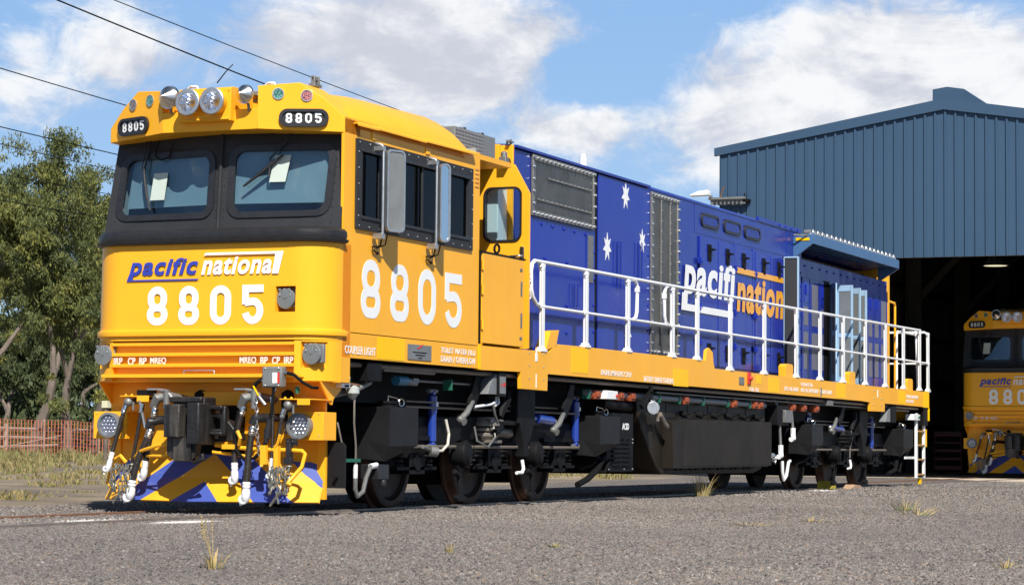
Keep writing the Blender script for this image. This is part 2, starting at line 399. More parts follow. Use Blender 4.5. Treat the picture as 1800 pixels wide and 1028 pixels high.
for txt, y in (('IRP',.89),('CP',.745),('BP',.63),('MREQ',.52),('MREQ',-.37),('BP',-.57),('CP',-.685),('IRP',-.80)):
    me = textmesh(txt, .1, 1, 0, .003); w = {'IRP':.105,'CP':.09,'BP':.088,'MREQ':.19}[txt]
    put(fit(me, w*.85, .068), FR(.112, y, 1.289), 'hose_lettering', PNK, rb)
# logo (front): first word with its tail bar, second word with its top bar
def logo(fr, w1, w2, h, gap, m1, m2, par, words=('pacific','nationa'), tall=1, cut=False):
    a = squash(textmesh(words[0], 1, 1, .28, .030, 1.10), 1, .62); fit(a, w1, h*1.28)
    sh = .22*h
    a2 = mesh2d([[(-.012*w1-.0, -.0),(w1*.985,0),(w1*.985+.02,h*.085),(.07*w1,h*.085),(.09*w1,h*.35),(.02*w1,h*.35)]], .003)
    a2.transform(Matrix.Translation((0,0,.0007)))
    put(joinm([a, a2]), fr @ Matrix.Translation((0,-h*.28,0)), 'logo_word', m1, par)
    b = squash(textmesh(words[1], 1, 1, .28, .030, 1.10), 1, .62); fit(b, w2*.91, h*.99)
    if not cut:
        b2 = mesh2d([[(.03*w2,h*1.10),(w2*.955,h*1.10),(w2*.915,0),(w2*.995,0),(w2*1.06,h*1.24),(.06*w2,h*1.24)]], .003)
    else:
        b2 = mesh2d([[(.03*w2,h*1.07),(w2*1.0,h*1.07),(w2*1.0,h*1.17),(.04*w2,h*1.17)]], .003)
    b2.transform(Matrix.Translation((0,0,.0007)))
    put(joinm([b, b2]), fr @ Matrix.Translation((w1+gap,0,0)), 'logo_word', m2, par)
logo(FR(.0965,.755,2.063), .71, .76, .155, .03, DBL, DEC, nose)
NUMS.append(put(number('8805', .207, .338, .064, .108), FR(.092,.548,1.633), 'road_number', DEC, nose))
# apron, headlight boxes
m = MB()
m.prism([(1.12,1.15),(-1.12,1.15),(-1.12,1.14),(-1.04,1.05),(-1.04,.14),(-.24,.52),(-.24,.93),(.24,.93),(.24,.52),(1.06,.14),(1.10,.6),(1.10,1.02),(1.16,1.09)], 0, .42, .46)
ap = m.build('apron', YEL, L, .003)
MB().prism([(.42,1.145),(.62,1.145),(.62,1.13),(.50,1.0),(.46,.97),(.42,.97)],1,-1.05,-1.035).build('side_gusset', YEL, L)
for s in (1,-1): MB().prism([(.2,1.145),(.6,1.145),(.6,1.08),(.46,1.0),(.44,.95),(.42,.95)],1,s*1.10,s*1.085).build('corner_gusset', YEL, ap)
m = MB().box((.36,-.42,.945),(.42,.42,1.065)); m.box((.33,-.40,.60),(.42,.24,.70)); m.build('buffer_beam', YEL, L, .006)
MB().box((.40,-.26,.94),(.45,.26,.50)).build('drawgear_pocket', CAV, L)
MB().box((.6,-.5,.3),(.7,.5,1.1)).build('draft_sill', CAV, L)
for s in (1,-1):
    b = MB().box((.2,s*.80,.645),(.44,s*1.14,.885)); b.build('lamp_box', YEL, L, .004)
    hl = MB().lathe([(0,.105),(.075,.112),(.085,.112),(.088,.092),(.07,.09),(.06,.0)], (.2,s*.94,.765), (-1,0,0), 32).build('headlight', GRY, L)
    q = MB()
    for i in range(-3,4):
        for j in range(-3,4):
            yy = i*.036 + (j%2)*.018; zz = j*.031
            if yy*yy+zz*zz < .0066: q.lathe([(0,.017),(.006,.016),(.014,.006),(.016,0)], (.135,s*.94+yy,.765+zz), (-1,0,0), 8)
    q.build('lamp_reflector', REF, hl)
    MB().lathe([(0,.09),(.008,.085),(.012,.05),(.013,0)], (.118,s*.94,.765), (-1,0,0), 28).build('lamp_lens', LNS, hl)
    q = MB()
    for yy, zz in ((.10,.14),(-.10,.14),(.10,-.11),(-.10,-.11)): q.ball((.198,s*.97+yy*1.3-s*.0,.765+zz*.75),.006,6)
    q.build('bolt', CHR, hl)
# pilot plough
bot = [(.28,1.06,.12),(.10,.80,.12),(.02,.40,.12),(.0,0,.115),(.02,-.40,.12),(.10,-.80,.12),(.28,-1.06,.12)]
top = [(.44,1.02,.46),(.40,.80,.46),(.37,.40,.50),(.36,0,.52),(.37,-.40,.50),(.40,-.80,.46),(.44,-1.02,.46)]
mid = [((a[0]*.45+b[0]*.55)+.03, (a[1]+b[1])/2, (a[2]+b[2])/2) for a, b in zip(bot, top)]
m = MB(); back = lambda r: [(p[0]+.02, p[1], p[2]-.01) for p in r]
for k in range(6):
    for r0, r1 in ((bot, mid), (mid, top)):
        m.add([r0[k], r0[k+1], r1[k+1], r1[k], *back([r0[k], r0[k+1], r1[k+1], r1[k]])], [(0,1,2,3),(7,6,5,4),(0,4,5,1),(2,6,7,3)])
pw = m.build('plough', PLW, L, smooth=20)
MB().prism([(-.98,.66),(-1.06,.66),(-1.06,.24),(-1.06,.14),(-.98,.14)],0,.40,.44).build('plough_end', YEL, L, .003)
MB().prism([(.98,.66),(1.06,.66),(1.06,.14),(.98,.14)],0,.40,.44).build('plough_end', YEL, L, .003)
MB().prism([(-1.055,.63),(-1.20,.63),(-1.225,.60),(-1.225,.24),(-1.055,.24)],0,.445,.47).build('mud_flap', SND, L, .002)
MB().cyl((.44,-1.15,.33),(.40,-1.15,.33),.017,10).build('flap_hole', CAV, L)
# uncoupling rods
m = MB(); m.tube([(.05,.62,.48),(-.05,.50,.54),(-.1,.30,.59),(-.12,.05,.62)],.016,8); m.tube([(.0,.50,.50),(-.12,.24,.50),(-.15,.02,.56)],.013,8)
m.tube([(-.02,-.22,.60),(.0,-.34,.585),(.02,-.60,.565),(.05,-.92,.56),(.05,-1.02,.555),(.04,-1.055,.53),(-.0,-1.045,.42),(-.06,-.96,.30),(-.08,-.955,.28),(-.07,-.985,.27)],.018,10)
m.tube([(-.03,-.2,.54),(.05,-.55,.50),(.1,-.72,.47)],.014,8); m.box((-.05,-.42,.565),(.0,-.30,.605)); m.box((-.03,-.72,.44),(.0,-.66,.60)).box((-.03,-.83,.40),(.02,-.79,.60))
m.tube([(-.02,-.80,.58),(-.03,-.83,.62),(-.04,-.855,.69)],.014,7); m.tube([(-.02,.66,.44),(-.02,.72,.50),(.0,.78,.47)],.016,7); m.tube([(-.02,-.45,.6),(-.05,-.48,.66),(-.05,-.45,.72)],.016,7)
m.build('uncoupling_rod', YEL, L)
m = MB().box((.05,-.96,.60),(.09,-.86,.66)).box((.0,-.93,.50),(.06,-.89,.62)).box((-.02,-.95,.44),(.03,-.88,.50)); m.ball((.045,-.93,.63),.014,6); m.ball((.045,-.885,.63),.014,6); m.build('rod_bracket', RUB, L, .003)
m = MB(); m.tube([(.1,.90,.36),(.06,.90,.26),(.06,.86,.22),(.10,.80,.22)],.013,8); m.build('step_bar', YEL, L)
# coupler
cp = MB(); cp.box((-.22,-.15,.62),(-.02,.16,1.0)).box((-.02,-.10,.72),(.3,.11,.92)); cp.box((-.26,-.14,.955),(-.02,.17,1.005))
cp.prism([(-.30,-.02),(-.30,-.14),(-.22,-.16),(-.02,-.15),(-.02,-.05)],2,.60,.955)
cp.box((-.10,-.25,.70),(-.06,-.12,.735)).box((-.10,-.25,.83),(-.06,-.12,.86)).box((-.10,-.28,.68),(-.04,-.23,.93)).box((-.14,-.27,.895),(-.04,-.12,.935)).box((-.14,-.27,.68),(-.04,-.12,.71))
coup = cp.build('coupler', CPL, L, .012)
k = MB(); k.tube([(-.27,.12,.66),(-.27,.12,.93)],.075,16); k.prism([(-.30,.20),(-.345,.12),(-.33,.03),(-.24,.02),(-.20,.10),(-.20,.20)],2,.66,.94); k.build('knuckle', CPL, coup, .01)
k = MB(); k.box((-.27,-.05,.46),(-.12,.12,.66)).box((-.22,.05,.56),(-.10,.2,.68)).prism([(.2,.52),(.2,.68),(-.1,.68),(-.08,.5),(-.02,.455),(.12,.455)],0,-.24,-.16); k.tube([(-.2,-.12,.52),(-.2,-.14,.48),(-.2,-.04,.45)],.022,8); k.build('lock_lifter', CPL, coup, .012)
MB().prism([(-.10,.84),(-.26,.80),(-.33,.72),(-.35,.64),(-.08,.62)],0,.0,.16).build('draft_key', CPL, coup, .01)
# hoses with fittings and white glad hands
def hose(pts, r, top=None, end=True, s=1.):
    pts = [Vector(p) for p in pts]; P = []
    n = 14
    for i in range(n+1):          # quadratic / cubic bezier through control points
        t = i/n; q = pts[:]
        while len(q) > 1: q = [a.lerp(b, t) for a, b in zip(q, q[1:])]
        P.append(q[0])
    h = MB().tube(P, r, 12).build('air_hose', HOS, L)
    d = (P[0]-P[1]).normalized(); f = MB()
    R_=0; f.lathe([(-.07,r*1.12),(-.05,r*1.25),(-.045,r*1.12),(-.03,r*1.3),(-.02,r*1.12),(0,r*1.25),(.01,r*1.1)], P[0], d, 14)
    f.build('hose_clamp', CHR, h)
    if end:
        d = (P[-1]-P[-2]).normalized(); k = MB(); o = P[-1]
        R = r*1.05
        k.lathe([(-.03,R),(-.015,R*1.15),(0,R),(.012,R*1.15),(.03,R*.95),(.05,R*1.15),(.09,R*1.25),(.13,R*.95),(.15,R*.4)], o, d, 14)
        k.sweep_torus(o + d*.12 + Vector((-.01,.02*s,0)), R*.9, R*.5, (1,.2,0), 12, 7)
        k.tube([o+d*.09+Vector((0,R*.9,0)), o+d*.13+Vector((0,R*1.7,0)), o+d*.17+Vector((0,R*1.3,0))], R*.38, 7)
        k.build('glad_hand', GLV, h)
    return h
def elbow(p, q, r, name='pipe_elbow', m_=STL): return MB().tube([p, tuple((a*.6+b*.4) for a,b in zip(p,q)), q], [r*.9, r*1.25, r], 12).build(name, m_, L)
hose([(.02,.70,.93),(.0,.72,.85),(.0,.78,.65),(-.02,.81,.50)], .019)
hose([(.02,.53,.94),(.02,.56,.8),(.04,.60,.6),(.04,.66,.35)], .017, end=False)
hose([(-.02,.42,.72),(-.03,.46,.60),(-.04,.56,.45),(-.04,.585,.26)], .031)
hose([(-.02,.38,.90),(-.03,.40,.75),(-.02,.44,.6),(.0,.48,.43)], .025)
hose([(-.0,-.48,.92),(.0,-.42,.75),(.0,-.39,.6),(.0,-.40,.42)], .026)
hose([(-.03,-.59,.75),(-.04,-.56,.6),(-.04,-.55,.45),(-.04,-.54,.26)], .030)
hose([(.02,-.86,.90),(.02,-.82,.8),(.02,-.80,.6),(.02,-.78,.38)], .019)
hose([(.04,-.73,1.0),(.04,-.74,.85),(.04,-.745,.65),(.03,-.74,.46)], .016)
for y, z in ((.68,.965),(-.89,.94)):
    m = MB().ball((.03,y,z),.042,10); m.cyl((.03,y-.05,z+.0),(.03,y-.05,z-.07),.010,8); m.cyl((.03,y,z),(.3,y-.03,z+.03),.028,10); m.build('angle_cock', STL, L)
    m = MB().box((.0,y-.22,z+.045),(.42,y+.07,z+.055)).box((.0,y-.22,z+.0),(.01,y-.10,z+.05)); m.ball((.05,y-.02,z+.06),.012,6); m.ball((.05,y+.04,z+.06),.012,6); m.build('hose_bracket', YEL, L, .003)
def cock(y, z, s=1):
    m = MB(); m.tube([(-.0,y+.05*s,z-.05),(-.02,y,z+.03),(.05,y-.06*s,z+.05),(.3,y-.12*s,z+.02)],[.034,.045,.04,.032],12); m.cyl((.0,y-.08*s,z-.06),(.0,y-.08*s,z+.1),.03,12)
    c = m.build('angle_cock', STL, L)
    MB().box((-.03,y-.0,z+.098),(.03,y+.10*s,z+.112)).tube([(.0,y,z+.10),(.0,y-.08*s,z+.09),(-.02,y-.20*s,z-.03)],.014,6).build('cock_lever', ALU, c)
    q = MB().prism([(y-.20*s,z-.08),(y-.24*s,z-.04),(y-.24*s,z+.08),(y-.20*s,z+.11),(y-.15*s,z+.08),(y-.15*s,z-.04)],0,.35,.42); q.build('flange', UND, c, .004)
cock(.36,.97); cock(-.50,.97,1)
m = MB(); m.tube([(-.02,.44,.74),(-.03,.42,.79),(.02,.36,.81),(.38,.28,.80)],[.036,.045,.04,.035],12); m.build('pipe_elbow', RUB, L)
m = MB(); m.tube([(-.03,-.58,.77),(-.02,-.60,.82),(.04,-.64,.83),(.38,-.68,.84)],[.034,.045,.04,.035],12); m.build('pipe_elbow', RUB, L)
for y in (.235,-.70):
    m = MB().prism([(y-.035,.70),(y+.035,.70),(y+.04,.80),(y+.035,.91),(y-.035,.91),(y-.045,.80)],0,.39,.42); m.ball((.385,y,.875),.022,8); m.ball((.385,y,.735),.022,8); m.build('flange', GRY, L, .004)
MB().box((.03,.50,.99),(.2,.60,1.07)).build('pipe_bracket', UND, L, .004)
MB().tube([(.0,.55,.98),(.02,.54,.90),(.02,.50,.74)],.013,7).build('cock_lever', ALU, L)
# jumper box
jb = MB().box((.0,-.84,1.09),(.09,-.65,1.265)).build('junction_box', GRY, L, .012)
MB().box((-.004,-.83,1.10),(.0,-.66,1.255)).build('box_lid', GRY, jb, .004)
q = MB()
for a in (.02,.15):
    for z in (1.105,1.25): q.ball((-.005,-.665-a,z),.009,6)
q.build('screw', CHR, jb)
for i in range(3):
    for k in range(3): pass
MB().box((-.0065,-.80,1.125),(-.004,-.755,1.215)).build('warning_label', DEC, jb)
MB().box((-.0065,-.823,1.125),(-.004,-.80,1.215)).build('warning_stripe', DRD, jb)
put(fit(textmesh('DANGER', .02, 1, 0, .0006), .08, .016), frame((-.0075,-.804,1.13),(0,0,1),(0,1,0)), 'warning_text', DEC, jb)
m = MB(); m.tube([(.05,-.84,1.22),(.05,-.93,1.20),(.05,-1.02,1.13),(.1,-1.08,1.09),(.2,-1.08,1.09)],.014,8); m.tube([(.05,-.65,1.17),(.04,-.58,1.13),(.04,-.52,1.05),(-.0,-.44,.92),(-.02,-.41,.72),(-.02,-.42,.56),(-.02,-.50,.48),(-.02,-.60,.49),(-.01,-.67,.56),(.0,-.70,.64),(.0,-.715,.74)],.016,8)
m.tube([(.03,-.75,1.10),(.02,-.745,.95),(.02,-.735,.85),(.01,-.715,.75)],.014,8); m.build('jumper_cable', CAV, L)
m = MB(); m.tube([(.0,-.73,.82),(.0,-.71,.66)],[.024,.026],10); m.tube([(.0,-.712,.74),(.0,-.70,.62)],[.028,.022],10); m.build('jumper_plug', RUB, L)
MB().cyl((.05,-.835,1.22),(.05,-.87,1.215),.018,10).cyl((.05,-.655,1.17),(.05,-.62,1.15),.018,10).cyl((.045,-.75,1.10),(.04,-.75,1.06),.018,10).build('cable_gland', CHR, jb)
MB().cyl((.12,-.93,1.10),(.12,-.93,1.04),.02,10).build('green_plug', GRN, L)
ch = MB(); ch.chain([(-.02,-.60,1.03),(-.03,-.62,.9),(-.04,-.635,.7),(-.02,-.65,.52)], .04, .0045); ch.build('chain', ALU, L)
ch = MB().tube([(-.02,-.60,1.06),(-.02,-.58,1.1),(-.02,-.63,1.02)],.008,6); ch.build('yellow_tie', YEL2, L)
def chains(y, par):
    c = MB(); r = random.Random(int(y*100)+5)
    for i in range(6):
        yy = y + (i-2.5)*.032
        c.chain([(-.02,yy*.92+y*.08,.42),(-.05,yy+r.uniform(-.02,.02),.36),(-.06,yy+r.uniform(-.03,.03),.27),(-.07,yy+r.uniform(-.03,.03),.16+r.uniform(0,.05))], .052, .0065)
    c.chain([(-.02,y+.09,.42),(-.04,y,.39),(-.02,y-.09,.42)], .052, .0065)
    c.tube([(-.06,y+.08,.09),(-.07,y-.01,.20)],.011,6); c.tube([(-.06,y+.0,.11),(-.07,y+.02,.22)],.010,6)
    c.build('safety_chain', CHN, L)
chains(-.86, L); chains(.68, L)
for o_ in [coup]+list(coup.children): o_.data.transform(Matrix.Translation((0,-.075,0)))

# windscreens: a surface between the centre pillar and the outer corners
def WS(u, v, s):                # u 0 centre .. 1 outer, v 0 bottom .. 1 top
    xb = .36+.05*u; xt = .42+.19*u; W = 1.20 - .02*v if s > 0 else 1.165
    return Vector((xb*(1-v)+xt*v, s*W*u, 2.45+.88*v))
def wspatch(name, loops, s, m_, par, lift=0, th=.012, n=1):
    # fill the loops in (u,v) as a flat 2D mesh, then wrap it on the surface
    me = mesh2d([[(p[0]*1.2, p[1]*.88) for p in lp] for lp in loops], th)
    for v in me.vertices:
        u, w = v.co.x/1.2, v.co.y/.88
        p = WS(u, w, s); du = WS(u+.01, w, s)-p; dv = WS(u, w+.01, s)-p; nn = du.cross(dv).normalized()
        if nn.x > 0: nn = -nn
        v.co = p + nn*(v.co.z+lift)
    if s > 0: me.flip_normals()
    return link(name, me, m_, par, 0, 25)
def uvrr(u0, v0, u1, v1, r):
    return [(x/1.2, y/.88) for x, y in rr(u0*1.2, v0*.88, u1*1.2, v1*.88, r, 7)]
wsh = empty('windscreen_frame', (0,0,0)); wsh.parent = L
for s in (1,-1):
    A = (.07,.155,.90,.865) if s < 0 else (.06,.16,.92,.835); I = (A[0]+.045,A[1]+.05,A[2]-.045,A[3]-.05)
    big = [(0,0),(.5,0),(1,0),(1,.5),(1,1.0),(.5,1.0),(0,1.0),(0,.5)]
    wspatch('windscreen_panel', [big, uvrr(*A, .12)[::-1]], s, BLK, wsh, 0)
    sl = wspatch('window_seal', [uvrr(A[0]-.01,A[1]-.012,A[2]+.01,A[3]+.012,.13), uvrr(*I,.09)[::-1]], s, RUB, wsh, .008, .02)
    wspatch('windscreen', [uvrr(I[0]-.01,I[1]-.01,I[2]+.01,I[3]+.01,.09)], s, WSG, wsh, -.002, .004)
    q = MB()
    for k in range(10):
        for (u, v) in (((.08+.09*k), .035), (.035+.0*k,.08+.08*k), (.92,.08+.08*k)):
            if u < .93 and v < .85: p = WS(u, v, s); q.ball(p+Vector((-.008,0,0)),.006,5)
    q.build('panel_rivet', RUB, wsh)
    pp = [(.50,.36),(.63,.36),(.62,.64),(.49,.64)] if s > 0 else [(.39,.50),(.52,.50),(.55,.77),(.42,.77)]
    wspatch('paper_notice', [[(a,b) for a,b in pp]], s, PAP, wsh, .004, .001)
MB().tube([WS(0,-.02,1)+Vector((-.012,0,0)), WS(0,.62,1)+Vector((-.012,0,0)), WS(0,1,1)+Vector((-.012,0,0))], .02, 6).build('centre_pillar', BLK, wsh)
for s, pts in ((1, [(.68,1.0),(.69,.80),(.70,.66),(.68,.56),(.65,.42),(.60,.25)]), (-1, [(.55,1.0),(.50,.88),(.40,.74),(.50,.77),(.36,.62),(.20,.46)])):
    m = MB()
    P = [WS(u,v,s)+Vector((-.035,0,0)) for u, v in pts]
    if s > 0: m.tube(P[:4], [.010,.009,.012,.014], 7); m.tube(P[2:], [.010,.016,.014,.010], 7); m.tube([P[0]+Vector((0,.03,0)), P[2]+Vector((0,.03,0))], .005, 6)
    else: m.tube(P[:3]+[WS(.40,.55,s)+Vector((-.035,0,0))], [.009,.008,.009,.010], 7); m.tube(P[3:], [.010,.019,.010], 7)
    m.build('wiper', RUB, wsh)
MB().tube([WS(.60,1.0,1)+Vector((-.02,0,0)), WS(.62,.82,1)+Vector((-.03,0,0)), WS(.56,.77,1)+Vector((-.03,0,0)), WS(.48,.80,1)+Vector((-.03,0,0)), WS(.46,.95,1)+Vector((-.02,0,0))], .005, 6).build('washer_hose', CAV, wsh)
# cab walls and roof
c_ = MB().box((.45,-1.18,1.36),(3.36,-1.15,1.575)); c_.build('cab_sill_panel', YEL, L)
me = mesh2d([[(.45,1.583),(3.36,1.583),(3.36,3.44),(.45,3.44)], [(.67,2.495),(.67,3.265),(3.15,3.265),(3.15,2.495)]], .03)
side = put(me, SD(0,-1.165,0), 'cab_side', YEL, L)
me = mesh2d([[(.45,1.36),(3.36,1.36),(3.36,3.44),(.66,3.44),(.66,2.40),(.45,2.40)]], .03)
put(me, SD(0,1.165,0), 'cab_side', YEL, L)
MB().box((.47,-1.14,2.30),(3.3,1.14,2.36)).box((.5,-1.14,1.6),(.9,1.14,2.3)).build('cab_floor', CBD, L)
MB().box((3.31,-1.15,1.36),(3.35,1.15,3.5)).build('cab_rear_wall', CAB, L)
MB().box((.55,-1.10,2.36),(1.0,1.10,2.52)).box((1.0,-1.12,2.3),(1.04,1.12,3.3)).box((.7,.2,2.42),(1.1,.9,2.66)).build('dashboard_dark_back', CBD, L, .02)  # dashboard, plus a dark sheet added behind it to keep the windscreens dark
for s in (1,-1):
    wspatch('sun_blind', [[(.10,.30),(.86,.30),(.86,.9),(.10,.9)]], s, BLN, wsh, -.05, .003)
MB().box((.60,1.12,2.36),(3.3,1.147,3.36)).build('wall_lining', CAB, L)
m = MB().box((1.4,.35,2.36),(1.9,.85,2.75)).box((1.85,.37,2.7),(1.95,.83,3.15)); m.build('cab_seat', CBD, L, .03)
HP = [(1.18,3.36),(1.18,3.425),(1.15,3.50),(1.06,3.60),(.93,3.69),(.80,3.75),(.62,3.80),(.35,3.835),(0,3.845)]
full = lambda hp: hp + [(-y,z) for y,z in hp[::-1][1:]]
def sec(x, k=0, dz=0): return [(x, y*(1-k*(z-3.36)/.49*.35), z - (z-3.36)*k*.55 + dz*(z-3.36)/.49) for y, z in full(HP)]
m = MB().loft([sec(.62,0,-.13), sec(.9,0,-.07), sec(1.6,0,-.01), sec(2.9,0,.02), sec(3.02,.05,.01), sec(3.13,.18), sec(3.22,.42), sec(3.28,.75), sec(3.30,1.0)]); roof = m.build('cab_roof', YEL, L, smooth=28)
m = MB(); z0 = 3.41
for a in (-1,1):
    m = MB(); pr = [(-.0,0),(-.035,.005),(-.05,-.015),(-.05,-.03),(-.045,-.03),(-.042,-.018),(-.03,-.008),(0,-.012)]
    m.loft([[(x, a*(1.18-p[0]), zz+p[1]) for p in pr] for x, zz in ((.62,3.405),(1.0,3.41),(1.05,3.418),(2.0,3.42),(2.05,3.43),(3.18,3.44))])
    m.build('rain_gutter', YEL, L)
# visor above the windscreens
m = MB()
def wing(s):
    X = lambda y: .17 + (abs(y)-.475)*(.28/.705)
    ply = [(.475,3.325),(.475,3.70),(.81,3.73),(1.0,3.60),(1.18,3.43),(1.18,3.30)]
    v = [(X(y), s*y, z) for y, z in ply] + [(.75, s*y, z-.005) for y, z in ply]
    n = len(ply)
    m.add(v, [tuple(range(n)), tuple(range(2*n-1,n-1,-1))] + [(i,i+n,(i+1)%n+n,(i+1)%n) for i in range(n)])
wing(1); wing(-1)
m.box((.17,-.475,3.325),(.75,.475,3.505))
vis = m.build('visor', YEL, L, .004)
MB().add([WS(1,-.02,1),WS(1,.5,1),WS(1,1.0,1),(.68,1.185,3.33),(.68,1.185,2.42)],[(0,1,2,3,4)]).build('windscreen_cheek', BLK, wsh)
MB().add([WS(1,-.02,-1),WS(1,1.0,-1),(.68,-1.15,3.33),(.68,-1.15,2.42)],[(0,1,2,3)]).build('windscreen_cheek', BLK, wsh)
MB().box((.215,-.47,3.50),(.23,-.38,3.505)).build('visor_stay', YEL, vis)
b = MB().prism([(.10,3.40),(.50,3.40),(.50,3.70),(.15,3.70),(.10,3.685)],1,-.25,.27); hb = b.build('headlight_housing', YEL, L, .004)
q = MB()
for y in (.25,.01,-.23):
    for z in (3.425,3.665): q.ball((.097,y,z),.008,6)
q.tube([(.093,.255,3.415),(.093,-.235,3.415)],.007,6); q.build('housing_bolt', YEL, hb)
for y in (.135,-.105):
    hl = MB().lathe([(0,.112),(.06,.115),(.075,.115)], (.10,y,3.565), (-1,0,0), 36, False).build('headlight', YEL, L)
    MB().lathe([(.074,.118),(.085,.118),(.09,.112),(.09,.086),(.07,.084)], (.10,y,3.565), (-1,0,0), 36, False).build('lamp_ring', ALU, hl)
    MB().lathe([(.072,.086),(.055,.078),(.02,.055),(-.01,.02),(-.015,.0)], (.10,y,3.565), (-1,0,0), 14, False).build('lamp_reflector', REF, hl, smooth=0)
    MB().cyl((.10,y,3.565),(.05,y,3.56),.012,8).build('lamp_bulb', CHR, hl)
    MB().lathe([(.082,.088),(.088,.07),(.091,.03),(.092,0)], (.10,y,3.565), (-1,0,0), 28).build('lamp_lens', LNS, hl)
def horn(y, z, d, sc):
    h = MB(); d = Vector(d).normalized(); c = Vector((-.02,y,z))
    h.lathe([(.035*sc,0),(.05*sc,.015*sc),(.115*sc,.088*sc),(.13*sc,.09*sc)], c, d, 28); h.lathe([(.13*sc,.098*sc),(.15*sc,.1*sc),(.19*sc,.075*sc),(.22*sc,.03),(.36,.025)], c, d, 24)
    h = h.build('air_horn', CHR, L)
    e = c + d*.33
    MB().tube([e, e+Vector((.04,0,.08)), e+Vector((.06,-.05,.13)), e+Vector((.08,-.10,.13)), e+Vector((.10,-.14,.05))], .013, 8).build('horn_pipe', ALU, h)
    MB().box(tuple(e+Vector((-.03,-.04,-.05))), tuple(e+Vector((.05,.05,.05)))).cyl(tuple(c+d*.16+Vector((0,0,-.05))), tuple(c+d*.16+Vector((.03,0,-.14))),.014,8).build('horn_mount', STL, h, .006)
horn(.40,3.635,(1,-.12,-.02),1.05); horn(-.375,3.62,(1,-.12,0),.86)
MB().tube([(.5,.12,3.80),(.5,.03,3.90),(.5,-.04,3.96)],[.006,.005,.004],6).build('aerial', CAV, roof)
WX = lambda y: .17 + (abs(y)-.475)*(.28/.705)
def wframe(y, z): 
    s = 1 if y > 0 else -1
    ex = Vector((.28, -.705, 0)) if y < 0 else Vector((-.28, -.705, 0)); return frame((WX(y), y, z), ex, (0,0,1))
for s in (1,-1):
    f = wframe(s*.85, 3.42); th = .03
    rim = put(mesh2d([rr(-.215,-.078,.215,.078,.075,8), rr(-.185,-.052,.185,.052,.05,8)[::-1]], .035), f @ Matrix.Translation((0,0,.012)), 'number_box', RUB, L, bevel=.008)
    put(mesh2d([rr(-.188,-.055,.188,.055,.05,8)], .01), f @ Matrix.Translation((0,0,.008)), 'number_glass', BLK, rim)
    NUMS.append(put(number('8805', .058, .088, .0175, .027, .002), f @ Matrix.Translation((-.158,-.044,.0145)), 'number_plate', DEC, rim))
    for y, mt in ((.64, LGR), (.87, LRD if s < 0 else LBR)):
        f2 = wframe(s*y, 3.63 if y < .8 else 3.615)
        rg = put(mesh2d([disc2(0,0,.052,24), disc2(0,0,.044,24)[::-1]], .012), f2 @ Matrix.Translation((0,0,.004)), 'marker_light', ALU, L)
        put(mesh2d([disc2(0,0,.045,24)], .008), f2 @ Matrix.Translation((0,0,.003)), 'marker_lens', mt, rg)
m = MB().box((1.2,-.05,3.83),(1.5,.05,3.87)); m.build('roof_antenna', CBD, roof, .01)
# roof lug seen above the cab edge
m = MB().box((.72,-.74,3.76),(.86,-.68,3.79)).box((.74,-.73,3.78),(.76,-.69,3.86)).box((.82,-.73,3.78),(.84,-.69,3.86)).box((.74,-.72,3.82),(.84,-.70,3.85)); m.build('lifting_lug', STL, roof, .004)
# side windows
wf = put(mesh2d([[(.655,2.485),(3.165,2.485),(3.165,3.275),(.655,3.275)], rr(.76,2.60,1.50,3.17,.02), rr(1.64,2.60,2.44,3.17,.02)[::1], rr(2.56,2.60,3.06,3.17,.02)], .045), SD(0,-1.178,0), 'side_window_frame', BLK, L, bevel=.006)
for a, b in ((.76,1.50),(1.64,2.44),(2.56,3.06)):
    MB().box((a,-1.172,2.60),(b,-1.166,3.17)).build('side_window', SDG, wf)
    MB().box((a-.02,-1.212,2.575),(b+.02,-1.196,2.605)).box((a-.02,-1.212,3.165),(b+.02,-1.198,3.195)).build('window_bead', RUB, wf, .005)
MB().box((1.12,-1.186,2.60),(1.15,-1.174,3.17)).box((2.02,-1.186,2.6),(2.06,-1.174,3.17)).box((1.54,-1.21,2.6),(1.60,-1.19,3.17)).build('window_bar', BLK, wf, .003)
q = MB()
for k in range(13): q.ball((.70+k*.20,-1.203,2.515),.007,5); q.ball((.70+k*.20,-1.203,3.245),.007,5)
for k in range(5): q.ball((.685,-1.203,2.6+k*.14),.007,5); q.ball((3.14,-1.203,2.6+k*.14),.007,5)
q.build('frame_screw', ALU, wf)
